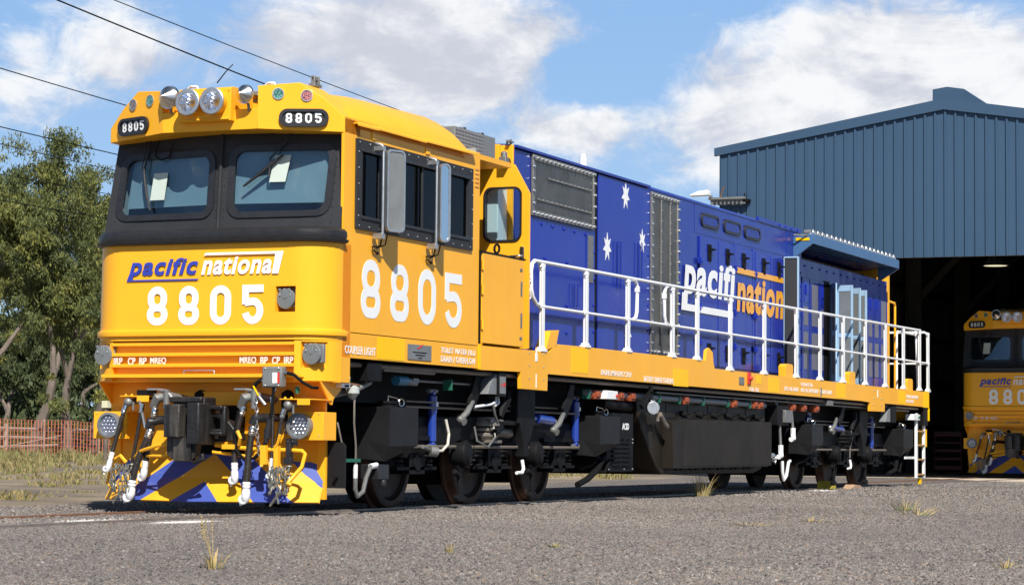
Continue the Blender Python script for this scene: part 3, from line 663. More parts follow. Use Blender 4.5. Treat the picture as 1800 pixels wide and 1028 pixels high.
for x, w, ang in ((1.03,.30,0), (2.16,.15,1)):    # rear-view mirrors
    mr = empty('mirror', (x,-1.25,2.45)); mr.parent = L; mr.location = (0,0,0)
    q = MB().tube([(x-.02,-1.20,3.27),(x-.02,-1.27,3.25),(x-.02,-1.28,3.22),(x-.02,-1.28,2.46),(x-.02,-1.20,2.43)],.013,8); q.box((x-.05,-1.29,3.20),(x+.01,-1.19,3.24)).box((x-.05,-1.29,2.42),(x+.01,-1.2,2.47)); q.build('mirror_bracket', ALU, mr, .003)
    ex = Vector((1,-.42,0)) if ang == 0 else Vector((.8,-.38,0)); W = .215 if ang == 0 else .125
    f = frame((x+.02,-1.29,2.49), ex, (0,0,1))
    put(mesh2d([rr(0,0,W,.73,.05,6), rr(.018,.018,W-.018,.712,.035,6)[::-1]], .035), f, 'mirror_rim', ALU, mr, bevel=.005)
    put(mesh2d([rr(.016,.016,W-.016,.714,.035,6)], .008), f @ Matrix.Translation((0,0,.006)), 'mirror_glass', MIR if ang else GRY, mr)
    q = MB().tube([(x+.0,-1.26,2.42),(x+.02,-1.24,2.36),(x-.06,-1.2,2.35),(x-.04,-1.2,2.32),(x+.04,-1.2,2.30)],.008,6).tube([(x+.1,-1.27,2.47),(x+.12,-1.24,2.38),(x+.0,-1.21,2.34)],.006,6); q.ball((x+.05,-1.2,2.30),.014,6); q.build('mirror_cable', CAV, mr)
    MB().box((x-.06,-1.19,3.30),(x+.03,-1.165,3.36)).build('mirror_lug', YEL, mr, .003)
# writing on the cab side
NUMS.append(put(number('8805', .385, .515, .094, .205), SD(.80,-1.1815,1.722), 'road_number', DEC, side))
def label_side(txt, x, z, w, h, par=None, y=-1.184, mt=None):
    return put(fit(textmesh(txt, .1, 1, 0, .0014, 1.08), w, h), SD(x, y, z), 'lettering', mt or DEC, par or L)
label_side('COUPLER LIGHT', .50, 1.395, .60, .07)
label_side('TOILET WATER FILL/', 2.49, 1.478, .80, .052); label_side('DRAIN / OVERFLOW', 2.49, 1.393, .80, .058)
pl = MB().box((1.76,-1.188,1.39),(2.27,-1.182,1.53)).build('builders_plate', GRY, L, .002)
put(mesh2d([[(0,0),(.05,.02),(.12,.045),(.13,.04),(.08,.012),(.02,-.004)]], .002), SD(1.95,-1.1895,1.492), 'plate_emblem', DRD, pl)
q = MB()
for x, w, z in ((1.86,.30,1.455),(1.92,.2,1.43),(1.98,.08,1.405)): q.box((x,-1.19,z),(x+w,-1.1885,z+.009))
q.build('plate_line', UND, pl)
def patch(x0, x1, z0, z1): MB().box((x0,-1.1835,z0),(x1,-1.1805,z1)).build('jacking_mark', YEL2, L, label='brighter yellow square painted on the sill')
patch(1.14,1.70,1.37,1.565)
# porch with its half door, draught door and rear lobby
gd = MB().box((3.42,-1.195,1.61),(4.47,-1.165,2.49)).build('half_door', YEL, L, .003)
MB().box((3.40,-1.20,2.49),(4.51,-1.16,2.505)).box((3.37,-1.19,1.60),(3.395,-1.17,2.51)).build('door_edge', UND, gd)
MB().sweep_torus((3.80,-1.18,2.555),.045,.012,(.2,1,0),18,8,.9).build('lifting_ring', UND, gd)
q = MB()
for z in (1.78,2.12,2.36): q.cyl((3.415,-1.20,z-.04),(3.415,-1.20,z+.06),.012,8)
q.build('door_hinge', YEL, gd)
MB().box((4.36,-1.20,1.68),(4.42,-1.196,1.71)).box((4.38,-1.20,1.80),(4.42,-1.196,1.95)).box((4.38,-1.20,2.12),(4.42,-1.196,2.27)).box((4.36,-1.20,2.37),(4.42,-1.196,2.40)).build('door_latch', STL, gd, .002)
MB().box((3.36,-1.165,1.36),(3.40,-1.14,3.46)).box((3.36,-1.16,3.40),(4.2,.9,3.45)).build('porch_frame', YEL, L)
MB().box((3.40,-1.17,1.50),(4.60,1.0,1.585)).box((3.40,.2,1.58),(4.6,.24,3.4)).build('porch_floor', CBD, L)
q = MB()
for k in range(5): q.box((3.24,-1.186,3.11+k*.042),(3.34,-1.175,3.132+k*.042))
q.build('side_louvre', ORG, L, .003)
me = mesh2d([[(.60,1.60),(1.19,1.60),(1.19,3.19),(1.02,3.49),(.60,3.49)], rr(.70,2.71,1.095,3.245,.07,6)[::-1]], .035)
dd = put(me, frame((4.62,0,0),(0,-1,0),(0,0,1)), 'draught_door', YEL, L, bevel=.003)
put(mesh2d([rr(.685,2.695,1.11,3.26,.085,6), rr(.705,2.715,1.09,3.24,.07,6)[::-1]], .06), frame((4.62,0,0),(0,-1,0),(0,0,1)), 'window_seal', RUB, dd)
put(mesh2d([rr(.70,2.71,1.095,3.245,.07,6)], .005), frame((4.62,0,0),(0,-1,0),(0,0,1)), 'door_window', WSG, dd)
MB().box((4.58,-1.145,2.50),(4.60,-1.10,2.64)).tube([(4.57,-1.12,2.545),(4.55,-1.08,2.545),(4.55,-1.0,2.54)],.012,7).build('door_handle', CHR, dd, .002)
# air conditioner and lobby behind the cab
MB().box((4.70,-.80,2.5),(4.95,-.55,3.35)).build('window_reflection_box', WHT, L, .01)  # white box added in place of the reflection in the draught door window
ac = MB().box((3.6,-.80,3.45),(4.62,.5,3.77)).build('air_conditioner', GRY, L, .006)
MB().box((3.6,-.806,3.48),(4.30,-.80,3.755)).build('air_mesh', ACM, ac)
MB().cyl((4.0,-.7,3.77),(4.0,-.7,3.805),.05,12,.04).cyl((4.45,-.7,3.77),(4.45,-.7,3.805),.05,12,.04).build('mount_knob', RUB, ac)
MB().box((4.52,-.96,3.46),(4.62,-.88,3.56)).lathe([(0,.035),(.05,.035),(.07,.0)],(4.57,-.92,3.56),(0,0,1),12).build('beacon', STL, L, .004)
MB().tube([(4.64,-.92,3.53),(4.72,-.92,3.56),(4.74,-.92,3.52),(4.70,-.92,3.48)],.007,6).build('beacon_cable', CAV, L)
MB().prism([(-.852,1.6),(-.852,3.74),(.852,3.74),(.852,1.6)],0,4.96,5.0).build('hood_front', YEL, L, .004)
MB().box((4.90,-.72,3.44),(4.96,.7,3.745)).build('front_duct', YEL, L, .004)
MB().cyl((4.93,-.80,3.74),(4.93,-.80,3.79),.012,7).cyl((4.98,-.82,3.74),(4.98,-.82,3.80),.012,7).box((4.90,-.84,3.765),(5.02,-.80,3.78)).build('lifting_lug', STL, L)
FRONTPARTS = list(L.children)

# ------------------------------------------------------------------ frame
HB = []                         # parts of the frame and running gear also used on the second locomotive
def keep(o): HB.append(o); return o
sill = [(.45,1.345),(4.44,1.36),(4.45,1.19),(5.16,1.185),(5.17,1.36),(17.9,1.345),(18.45,1.335),(18.46,1.20),(19.37,1.205),(19.38,1.335),(22.0,1.33),(22.0,1.585),(10.74,1.60),(10.70,1.66),(10.66,1.81),(10.52,1.855),(10.42,1.82),(10.40,1.685),(6.0,1.68),(5.45,1.68),(5.20,1.60),(5.16,1.58),(3.4,1.585),(3.36,1.36),(.46,1.36)]
def inset(): pass
fs = MB().prism([(3.37,1.345),(4.44,1.36),(4.45,1.19),(5.16,1.185),(5.17,1.36),(17.9,1.345),(18.45,1.335),(18.46,1.20),(19.37,1.205),(19.38,1.335),(22.0,1.33),(22.0,1.585),(10.74,1.60),(10.70,1.66),(10.66,1.80),(10.52,1.85),(10.42,1.82),(10.38,1.69),(6.0,1.685),(5.40,1.68),(5.20,1.59),(3.37,1.583)],1,-1.181,-1.14).build('side_sill', YEL, L, .003)
MB().prism([(.5,1.345),(18.4,1.345),(22.4,1.33),(22.4,1.585),(.5,1.585)],1,1.14,1.18).build('side_sill', YEL, L)
MB().box((3.4,-1.14,1.545),(22.38,1.14,1.575)).box((.5,-1.14,1.36),(3.5,1.14,1.40)).box((5.0,-1.0,1.30),(22.3,1.0,1.36)).build('deck', UND, L)
MB().box((22.0,-1.181,1.32),(22.46,-1.14,1.585)).box((22.42,-1.181,1.1),(22.46,1.18,1.585)).build('rear_sill', YEL2, L, .003)
MB().box((1.0,-.62,1.0),(22.2,-.50,1.36)).box((1.0,.50,1.0),(22.2,.62,1.36)).build('centre_sill', UND, L)
MB().prism([(-1.0,.5),(-1.0,1.1),(1.0,1.1),(1.0,.5)],0,22.34,22.42).build('rear_headstock', UND, L)
MB().prism([(5.10,1.60),(5.24,1.81),(5.48,1.83),(5.40,1.66)],1,-1.181,-1.06).build('step_plate', YEL, L, .004)
for x0, w in ((13.92,.38),(17.29,.36),(20.98,.36)):
    MB().prism([(x0,1.56),(x0,1.74),(x0+.08,1.775),(x0+w-.03,1.775),(x0+w,1.745),(x0+w,1.56)],1,-1.16,-1.06).build('deck_bracket', YEL, L, .004)
for a in ((5.83,6.33,1.40,1.665),(9.15,9.71,1.345,1.55),(12.5,12.72,1.46,1.57),(13.06,13.55,1.365,1.56),(16.5,17.0,1.36,1.58),(20.30,20.72,1.35,1.56)): patch(*a)
label_side('ENGINE EMERGENCY STOP', 6.72, 1.40, .97, .058); label_side('BATTERY CHARGE COUPLING', 8.12, 1.368, 1.03, .062)
label_side('FUEL FILL', 12.2, 1.355, .42, .052); label_side('COOLANT FILL', 14.60, 1.487, .62, .05); label_side('ENG. OIL DRAIN', 13.80, 1.405, .68, .055); label_side('AUX. OIL TANK DRAIN', 14.60, 1.405, .90, .055); label_side('COOLANT DRAIN', 15.6, 1.405, .62, .055)
label_side('COUPLER UNDERFRAME', 20.78, 1.455, .85, .05); label_side('ACCESS LIGHT', 20.78, 1.38, .52, .05)
q = MB()
for x in (4.66,5.05):
    for z in (1.56,1.43,1.30): q.ball((x,-1.182,z),.009,5)
for x in (18.7,19.15):
    for z in (1.52,1.40,1.30): q.ball((x,-1.182,z),.012,5)
q.build('sill_rivet', ALU, L)
MB().prism([(4.82,1.48),(4.88,1.48),(4.88,1.55),(4.86,1.57),(4.86,1.60),(4.84,1.60),(4.84,1.57),(4.82,1.55)],1,-1.1845,-1.181).box((4.84,-1.1845,1.21),(4.86,-1.181,1.35)).box((18.9,-1.184,1.42),(18.95,-1.181,1.54)).build('bottle_mark', DEC, L)
tp = MB().box((11.74,-1.19,1.43),(11.95,-1.18,1.53)).build('tag_plate', STL, L, .003); MB().box((11.79,-1.192,1.455),(11.90,-1.1895,1.505)).build('tag_code', GRY, tp)
m = MB().box((12.10,-1.20,1.44),(12.22,-1.18,1.60)); m.ball((12.18,-1.2,1.52),.035,8); m.build('stop_button', DRD, L, .006)
MB().box((.42,-1.183,1.145),(.60,-1.16,1.36)).build('corner_plate', YEL, L)
MB().box((3.36,-1.188,1.35),(3.42,-1.18,1.585)).build('sill_joint', YEL2, L, .002)
MB().box((15.62,-1.186,1.37),(15.68,-1.181,1.49)).build('sill_gauge', GRY, L)

# ------------------------------------------------------------------ hood
Y = -.85
def slab(x0, x1, z0, z1, name, mt, par=None, t=.006, bev=.002, lab=None): return MB().box((x0,Y-t,z0),(x1,Y+.01,z1)).build(name, mt, par or L, bev, label=lab)
hp = [(-.85,1.58),(-.85,3.70),(-.80,3.755),(0,3.80),(.80,3.755),(.85,3.70),(.85,1.58)]
hood = MB().prism(hp,0,5.0,15.76).build('hood', BLU, L, smooth=15)
hp2 = [(-.60,1.58),(-.60,3.32),(-.85,3.33),(-.85,3.36),(-.55,3.50),(-.50,3.74),(.50,3.78),(.85,3.7),(.85,1.58)]
slab(15.0,15.74,3.32,3.70,'hood_panel',BLU,hood,.01)
rh = MB().prism([(-.45,1.58),(-.45,3.5),(.85,3.5),(.85,1.58)],0,15.76,20.86).build('radiator_hood', CBD, L)
MB().prism([(-.85,3.10),(-.85,3.36),(-.835,3.36),(-.835,3.10)],0,15.76,20.84).build('radiator_lintel', BLU, rh, .002)
MB().prism([(-.78,3.60),(-.55,3.69),(.85,3.73),(.85,3.5),(-.55,3.55)],0,15.76,20.86).build('radiator_roof', BLU, rh)
MB().box((5.0,Y-.035,3.715),(9.16,Y+.02,3.745)).box((9.20,Y-.012,3.70),(15.7,Y+.02,3.72)).box((13.6,Y-.02,3.715),(15.7,Y+.02,3.78)).build('hood_gutter', BLU, hood, .004)
slab(5.02,5.44,1.60,3.70,'hood_panel',BLU,hood); slab(5.46,7.36,1.60,3.03,'hood_panel',BLU2,hood,.008); slab(7.45,9.17,1.60,3.70,'hood_panel',BLU2,hood,.012); slab(9.19,10.86,1.60,3.70,'hood_panel',BLU,hood,.004)
slab(10.90,15.74,3.33,3.70,'hood_panel',BLU,hood,.004); slab(15.30,15.74,1.60,3.32,'hood_panel',BLU,hood,.006)
MB().box((7.375,Y-.004,1.6),(7.44,Y+.01,3.72)).build('panel_gap', CAV, hood)
MB().box((7.14,Y-.014,2.45),(7.30,Y-.006,2.98)).build('vent_strip', STL, hood)
MB().box((7.08,Y-.016,1.6),(7.12,Y-.006,3.0)).build('cover_strip', BLU, hood)
def mesh_screen(x0, x1, z0, z1, bars):
    s = MB().box((x0+.05,Y-.020,z0+.05),(x1-.05,Y-.008,z1-.05)).build('mesh_screen', BRN, L)
    q = MB()
    for a in ((x0,z0,x1,z0+.06),(x0,z1-.06,x1,z1),(x0,z0+.06,x0+.06,z1-.06),(x1-.06,z0+.06,x1,z1-.06)): q.box((a[0],Y-.030,a[1]),(a[2],Y-.004,a[3]))
    q.build('screen_frame', STL, s, .003)
    q = MB(); n = int((x1-x0)/.12)
    for k in range(n+1):
        xx = x0+.03+(x1-x0-.06)*k/n
        for z in (z0+.03, z1-.03): q.cyl((xx-.012,Y-.03,z),(xx-.012,Y-.055,z),.016,8)
    n = int((z1-z0)/.13)
    for k in range(1,n):
        zz = z0+(z1-z0)*k/n
        for x in (x0+.01, x1-.01): q.cyl((x,Y-.03,zz),(x,Y-.05,zz),.014,8)
    q.build('screen_bolt', ALU, s)
    q = MB()
    for a in bars:
        q.box((a[0],Y-.034,a[1]),(a[2],Y-.02,a[3])); n = max(2,int(max(a[2]-a[0],a[3]-a[1])/.12))
        for k in range(n+1): q.ball((a[0]+(a[2]-a[0])*k/n if a[2]-a[0]>.1 else (a[0]+a[2])/2, Y-.036, a[1]+(a[3]-a[1])*k/n if a[3]-a[1]>.1 else (a[1]+a[3])/2),.011,5)
    q.build('screen_bar', STL, s, .002)
mesh_screen(5.46,7.30,3.05,3.70,[(5.9,3.47,7.15,3.49),(5.6,3.22,7.15,3.24)])
mesh_screen(9.22,10.22,1.73,3.68,[(9.55,1.85,9.575,3.6),(9.88,1.85,9.905,3.6)])
q = MB()
for x in (5.75,6.07,6.4,6.72,7.05): q.ball((x,Y-.012,2.98-.0),.016,6)
for x in (5.85,6.5):
    for z in (2.62,2.15,1.85): q.ball((x,Y-.012,z),.018,6)
for z in (1.9,2.2,2.5,2.8): q.ball((7.33,Y-.01,z),.016,6); q.ball((9.13,Y-.015,z+.1),.012,6)
for z in np.arange(1.75,3.6,.14): q.ball((10.30,Y-.008,z),.013,5)
for z in np.arange(1.75,3.3,.2): q.ball((15.34,Y-.01,z),.013,5); q.ball((15.70,Y-.01,z),.013,5)
for x in (14.6,14.9,15.2,15.5): q.ball((x,Y-.022,3.745),.016,5)
q.build('panel_bolt', BLU2, hood)
q = MB()
for x, z0, z1 in ((6.66,2.15,2.42),(8.02,2.45,3.0),(8.74,2.6,3.05)):
    q.tube([(x,Y-.02,z0),(x,Y-.04,z0+.02),(x,Y-.04,z1-.02),(x+.10,Y-.04,z1-.02),(x+.10,Y-.04,z0+.02),(x+.1,Y-.02,z0)],.007,5)
q.build('grab_loop', BLU2, hood)
# stars: seven points
def star(x, z, r, tall=1.25):
    pts = []
    for k in range(14):
        a = PI/2 + k*PI/7; R = r if k % 2 == 0 else r*.48
        pts.append((math.cos(a)*R, math.sin(a)*R*tall))
    put(mesh2d([pts],.003), SD(x, Y-.0145, z), 'star_emblem', DEC, hood)
star(8.34,3.54,.135); star(7.74,2.89,.135); star(8.92,3.05,.12); star(8.44,1.94,.13)
# engine room doors, oval vents, door writing
for x0, x1 in ((11.14,11.86),(12.08,12.80),(12.98,13.70)):
    v = put(mesh2d([rr(0,0,x1-x0,.175,.08,7), rr(.04,.03,x1-x0-.04,.145,.055,7)[::-1]], .03), SD(x0,Y-.010,3.435), 'oval_vent', RUB, L, bevel=.006)
    put(mesh2d([rr(.03,.025,x1-x0-.03,.15,.06,7)], .006), SD(x0,Y-.012,3.435), 'vent_grid', BLU, v)
    q = MB()
    for k in range(3):
        for i in range(5): q.box((x0+.08+i*.115,Y-.021,3.475+k*.035),(x0+.16+i*.115,Y-.012,3.487+k*.035))
    q.build('vent_slat', BLU2, v)
DX = [(11.07,11.80,.022),(11.82,12.50,.026),(12.56,13.06,.016),(13.08,13.36,.010),(13.46,14.15,.022),(14.17,14.80,.026)]
doors = []
for i, (x0, x1, t) in enumerate(DX):
    d = MB().box((x0,Y-t,1.66),(x1,Y,3.30-.004*i)).build('engine_door', BLU2, L, .004); doors.append(d)
    if i == 3: continue
    for zc in (3.13,1.86):
        h = MB().box((x0+.30,Y-t-.012,zc-.09),(x0+.44,Y-t,zc+.09)).box((x0+.34,Y-t-.035,zc-.0),(x0+.42,Y-t-.01,zc+.03)).cyl((x0+.38,Y-t-.035,zc+.03),(x0+.52,Y-t-.035,zc+.03),.013,8).box((x0+.33,Y-t-.02,zc-.13),(x0+.42,Y-t,zc-.07)).build('door_latch', CAV, d, .003)
        q = MB()
        for a in (-.07,.07): q.ball((x0+.32,Y-t-.014,zc+a),.010,5); q.ball((x0+.41,Y-t-.014,zc+a),.010,5)
        q.build('latch_screw', ALU, L) if False else None
    q = MB()
    for z in (2.98,2.4,1.95):
        if i in (0,2,4): q.box((x0-.10,Y-t-.01,z-.035),(x0+.10,Y-t,z+.035)).cyl((x0-.02,Y-t-.016,z-.045),(x0-.02,Y-t-.016,z+.045),.014,7).ball((x0-.07,Y-t-.012,z),.012,5).ball((x0+.06,Y-t-.012,z),.012,5)
    if q.v: q.build('door_hinge', BLU2, d, .002)
MB().box((12.50,Y-.028,1.66),(12.56,Y,3.31)).box((13.36,Y-.014,1.66),(13.46,Y,3.31)).build('door_post', BLU2, hood)
# words on the doors (their ends are hidden where the doors overlap)
fr = SD(10.36, Y-.031, 2.40)
def dword(txt, x, z, w, h, mt): return put(fit(squash(textmesh(txt, 1, 1, .12, .034, 1.10), 1, .7), w, h), SD(x, Y-.031, z), 'door_word', mt, hood)
dword('pacifi', 10.40, 2.38, 2.12, .63, DEC)
put(mesh2d([[(0,0),(2.10,.0),(2.10,.085),(.17,.085),(.20,.22),(.03,.22)]],.003), SD(10.32,Y-.0325,2.32), 'word_bar', DEC, hood)
dword('nation', 12.60, 2.42, 2.16, .49, DYE)
put(mesh2d([[(0,0),(2.16,0),(2.16,.075),(.03,.075)]],.003), SD(12.60,Y-.031,2.935), 'word_bar', DYE, hood)
# open door and its dark opening
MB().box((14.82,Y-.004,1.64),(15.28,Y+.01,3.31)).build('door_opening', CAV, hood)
od = MB().box((14.86,-1.06,1.62),(14.90,-.86,3.30)).build('open_door', CBD, L, .004, label='open engine door seen from its dark inner side')
MB().box((14.85,-1.07,1.60),(14.91,-1.055,3.32)).box((14.85,-1.06,3.30),(14.91,-.86,3.32)).box((14.85,-.868,1.6),(14.91,-.85,3.3)).build('door_rim', BLUG, od, .003)
# radiator compartment doors
def mdoor(x0, x1, z0=1.62, z1=3.10, latch=True):
    d = slab(x0,x1,z0,z1,'radiator_door',BLU,rh,.012,.003)
    w = x1-x0
    q = MB().box((x0+w*.18,Y-.014,z0+.15),(x1-w*.18,Y-.011,(z0+z1)/2-.05)).box((x0+w*.18,Y-.014,(z0+z1)/2+.05),(x1-w*.18,Y-.011,z1-(.42 if latch else .08))).build('door_mesh', BMM, L)
    q.parent = L
    if latch:
        MB().box((x0+w*.2,Y-.018,z1-.36),(x1-w*.2,Y-.012,z1-.05)).box((x0+w*.4,Y-.035,z1-.25),(x0+w*.6,Y-.015,z1-.10)).build('door_latch', BLU2, L, .003)
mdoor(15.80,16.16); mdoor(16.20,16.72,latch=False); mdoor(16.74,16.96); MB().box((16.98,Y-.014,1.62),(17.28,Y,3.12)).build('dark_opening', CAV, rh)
mdoor(19.10,19.50,latch=False); mdoor(19.52,19.90); mdoor(19.92,20.30); mdoor(20.32,20.82,latch=False)
# two leaves standing open, facing forward in the sun, light blue inside
def leaf(x, y0, y1, z0, z1, dx=.12):
    d = MB().prism([(x,y0),(x+.05,y0),(x+.05+dx,y1),(x+dx,y1)],2,z0,z1).build('open_door', BLUG, L, .004, label='pale blue inner face of an open radiator door')
    w = y1-y0
    f = frame((x-.012, y0, z0), (dx, w, 0), (0,0,1))
    f = frame((x-.010+dx, y1, z0), (-dx, -w, 0), (0,0,1)); W = abs(w)*1.02
    q = MB().box((.03,.10,-.002),(W-.05,.68,.003)).box((.03,.76,-.002),(W-.05,1.38,.003))
    me = bpy.data.meshes.new('m'); me.from_pydata(q.v, [], q.f); put(me, f, 'door_mesh', BMM if False else GRY, d)
    q = MB().box((.0,0,0),(.025,z1-z0,.02)).box((W-.03,0,0),(W,z1-z0,.02)).box((.03,.69,0),(W-.03,.75,.02)).box((.03,0,0),(W-.03,.09,.02)).box((.03,1.39,0),(W-.03,z1-z0,.02)).box((W-.02,.2,.02),(W+.03,.32,.04)).box((W-.02,1.1,.02),(W+.03,1.22,.04))
    me = bpy.data.meshes.new('m'); me.from_pydata(q.v, [], q.f); put(me, f, 'door_rib', BLUG, d)
    return d
leaf(17.20,-.86,-1.06,1.62,3.08,-.30); leaf(17.75,-.84,-1.10,1.62,3.10,-.05); leaf(18.45,-.84,-1.04,1.62,3.10,-.05); leaf(18.95,-.84,-1.0,1.62,3.10,-.02)
MB().box((17.3,Y-.004,1.62),(17.75,Y+.01,3.1)).build('door_jamb', BLUL, rh)
# side awning over the radiator opening
aw = MB().prism([(-.70,3.62),(-1.13,3.68),(-1.15,3.68),(-1.15,3.54),(-1.13,3.54),(-1.13,3.64),(-.70,3.58)],0,15.35,20.45).build('awning', AWN, L, .004)
MB().prism([(-.80,3.62),(-1.145,3.68),(-1.145,3.54),(-.90,3.36),(-.856,3.34),(-.856,3.62)],0,15.33,15.37).prism([(-.80,3.60),(-1.145,3.675),(-1.145,3.54),(-.86,3.36),(-.80,3.36)],0,20.43,20.47).build('awning_end', AWN, aw)
q = MB()
for k in range(12): x = 15.6+k*.40; q.box((x,-1.12,3.56),(x+.10,-.72,3.60))
q.build('awning_rib', AWN, aw)
q = MB()
for k in range(4): q.box((16.6+k*1.1,-.99-.0,3.555),(16.72+k*1.1,-.93,3.558))
MB().box((15.32,-1.10,3.585),(15.33,-.90,3.625)).build('awning_label', YEL2, aw)
q = MB()
for k in range(20):
    x = 15.42+k*.25
    q.tube([(x,-1.12,3.68),(x+.02,-1.12,3.73),(x+.09,-1.10,3.76),(x+.14,-1.10,3.74),(x+.15,-1.12,3.68)],.011,6)
    q.box((x-.02,-1.13,3.675),(x+.03,-1.08,3.71))
q.tube([(15.20,-.90,3.66),(15.30,-1.05,3.66),(15.45,-1.12,3.69)],.012,6)
q.build('awning_clip', ALU, aw)
q = MB()
for k in range(20): q.box((15.45+k*.25,-1.08,3.70),(15.57+k*.25,-.98,3.75))
q.build('awning_block', GRY, aw, .006)
q = MB()
for k in range(13): q.ball((15.95+k*.4,Y-.003,3.27),.016,5); 
q.build('lintel_bolt', BLU2, rh)
MB().prism([(-.86,1.58),(-.86,3.60),(-.80,3.62),(.86,3.62),(.86,1.58)],0,20.84,20.98).build('hood_end', YEL, L, .003)
MB().tube([(21.0,-.84,3.05),(21.22,-.88,3.03),(21.26,-.88,2.98),(21.26,-.88,1.62),(21.2,-.88,1.58)],.02,8).build('grab_rail', YEL, L)
MB().lathe([(-.14,.06),(.0,.045),(.10,.04),(.14,.03),(.141,0)],(8.41,-.3,3.92),(0,0,1),12).build('roof_aerial', WHT, hood)
# ------------------------------------------------------------------ handrails
ztop = lambda x: 2.515 + (x-5)*.0042 + (0.02 if x > 14 else 0)
def rail(pts, r, name='handrail'): return MB().tube(pts, r, 10).build(name, WHT, L)
PX = [5.05,6.31,7.63,9.18,10.11,11.44,12.93,14.45,15.68,16.95,18.25,19.50,20.70,21.83,22.44]
base = lambda x: 1.685 if 5.5 < x < 10.4 else (1.60 if x > 5.5 else 1.59)
for x in PX:
    w = .045
    z0 = base(x); zt = ztop(x)
    p = MB().box((x-.022,-1.175,z0+.03),(x+.022,-1.135,zt-.05)).box((x-.036,-1.178,z0+.04),(x+.036,-1.170,zt-.07))
    p.box((x-.085,-1.19,z0-.005),(x+.085,-1.12,z0+.022)); p.box((x-.055,-1.185,z0+.02),(x+.055,-1.125,z0+.045))
    p = p.build('handrail_post', WHT, L, .004)
    q = MB().cyl((x-.05,-1.155,zt-.035),(x+.05,-1.155,zt-.035),.024,10).box((x-.03,-1.18,zt-.085),(x+.03,-1.13,zt-.02)); zm = z0*.45+zt*.55 if False else 2.055+(x-5)*.001
    q.cyl((x-.06,-1.155,zm),(x+.06,-1.155,zm),.026,10); q.build('rail_clamp', WHT, p, .003)
y = -1.155
zm = lambda x: 2.055+(x-5)*.001
rail([(5.05,y,zm(5)),(4.90,y,zm(5)+.02),(4.80,y,2.14),(4.76,y,2.22),(4.75,y,2.40),(4.78,y,2.48),(4.84,y,ztop(4.8)),(4.95,y,ztop(4.9)),(9,y,ztop(9)),(14,y,ztop(14)),(21.9,y,ztop(21.9))],.021)
rail([(5.05,y,zm(5)),(22.44,y,zm(22))],.017)
rail([(7.63,y+.01,ztop(7.6)-.02),(7.85,y,ztop(7.8)-.01),(7.93,y,ztop(7.8)-.05),(7.95,y,ztop(7.8)-.12),(7.94,y,2.16),(7.90,y,2.09),(7.80,y,zm(8))],.021)
rail([(9.1,y+.01,ztop(9)-.0),(8.94,y,ztop(8.8)-.03),(8.90,y,ztop(8.8)-.09),(8.89,y,ztop(8.8)-.15),(8.90,y,2.16),(8.94,y,2.09),(9.05,y,zm(9))],.021)
MB().box((7.925,y-.026,2.38),(7.975,y+.026,2.45)).box((8.865,y-.026,2.36),(8.915,y+.026,2.43)).build('gate_clamp', WHT, L, .006)
rail([(22.46,y,1.62),(22.46,y,2.56),(22.46,-1.10,2.60),(22.46,1.10,2.60)],.021); rail([(22.46,-1.1,2.07),(22.46,1.1,2.07)],.017)
MB().box((22.43,-1.175,1.60),(22.48,-1.13,2.56)).box((22.38,-1.19,1.58),(22.48,-1.12,1.61)).build('handrail_post', WHT, L, .004)
rail([(21.95,-1.10,1.6),(21.85,-1.10,2.45),(21.9,-1.08,2.56),(22.0,-1.05,2.60),(22.45,-.95,2.60)],.02)
rail([(21.1,-.95,1.6),(21.1,-.95,2.5),(21.15,-.95,2.56),(22.45,-.95,2.56)],.018)
ch = MB(); ch.chain([(4.74,-1.16,2.37),(4.66,-1.17,2.27),(4.68,-1.17,2.13)],.05,.007); ch.build('gate_chain', WHT, L)
MB().tube([(4.62,-1.16,2.42),(4.66,-1.16,2.37),(4.74,-1.155,2.37)],.010,6).build('chain_hook', STL, L)
# ------------------------------------------------------------------ underframe
def wheelset(x):
    w = MB().lathe([(-.065,.455),(-.06,.485),(-.03,.485),(-.022,.447),(.055,.438),(.06,.425),(.06,.375),(.045,.365),(.02,.34),(.015,.2),(.035,.13),(.06,.11),(.06,.0)],(x,-.565,.46),(0,-1,0),48).build('wheel', WHL, L, label=None)
    q = MB().lathe([(-.064,.4555),(-.06,.4862),(-.03,.4862),(-.0215,.4485),(.055,.4395),(.056,.43)],(x,-.565,.46),(0,-1,0),48,False).build('wheel_tyre', TYR, w)
    MB().lathe([(-.06,.45),(.03,.485),(.0,.445),(.06,.44),(.06,.1)],(x,.565,.46),(0,1,0),32).build('wheel', WHL, L)
    MB().cyl((x,-.5,.46),(x,.5,.46),.09,14).box((x-.35,-.42,.22),(x+.42,.42,.72)).build('axle', UND, L, .02)
    return w
WX_ = [2.6,4.45,6.2,16.33,18.17,19.95]
for i, x in enumerate(WX_):
    w = wheelset(x); keep(w)
    if i < 2: MB().cyl((x-.0,-.622,.46),(x-.0,-.634,.46),.03,12).build('hub_cap', ALU, w)
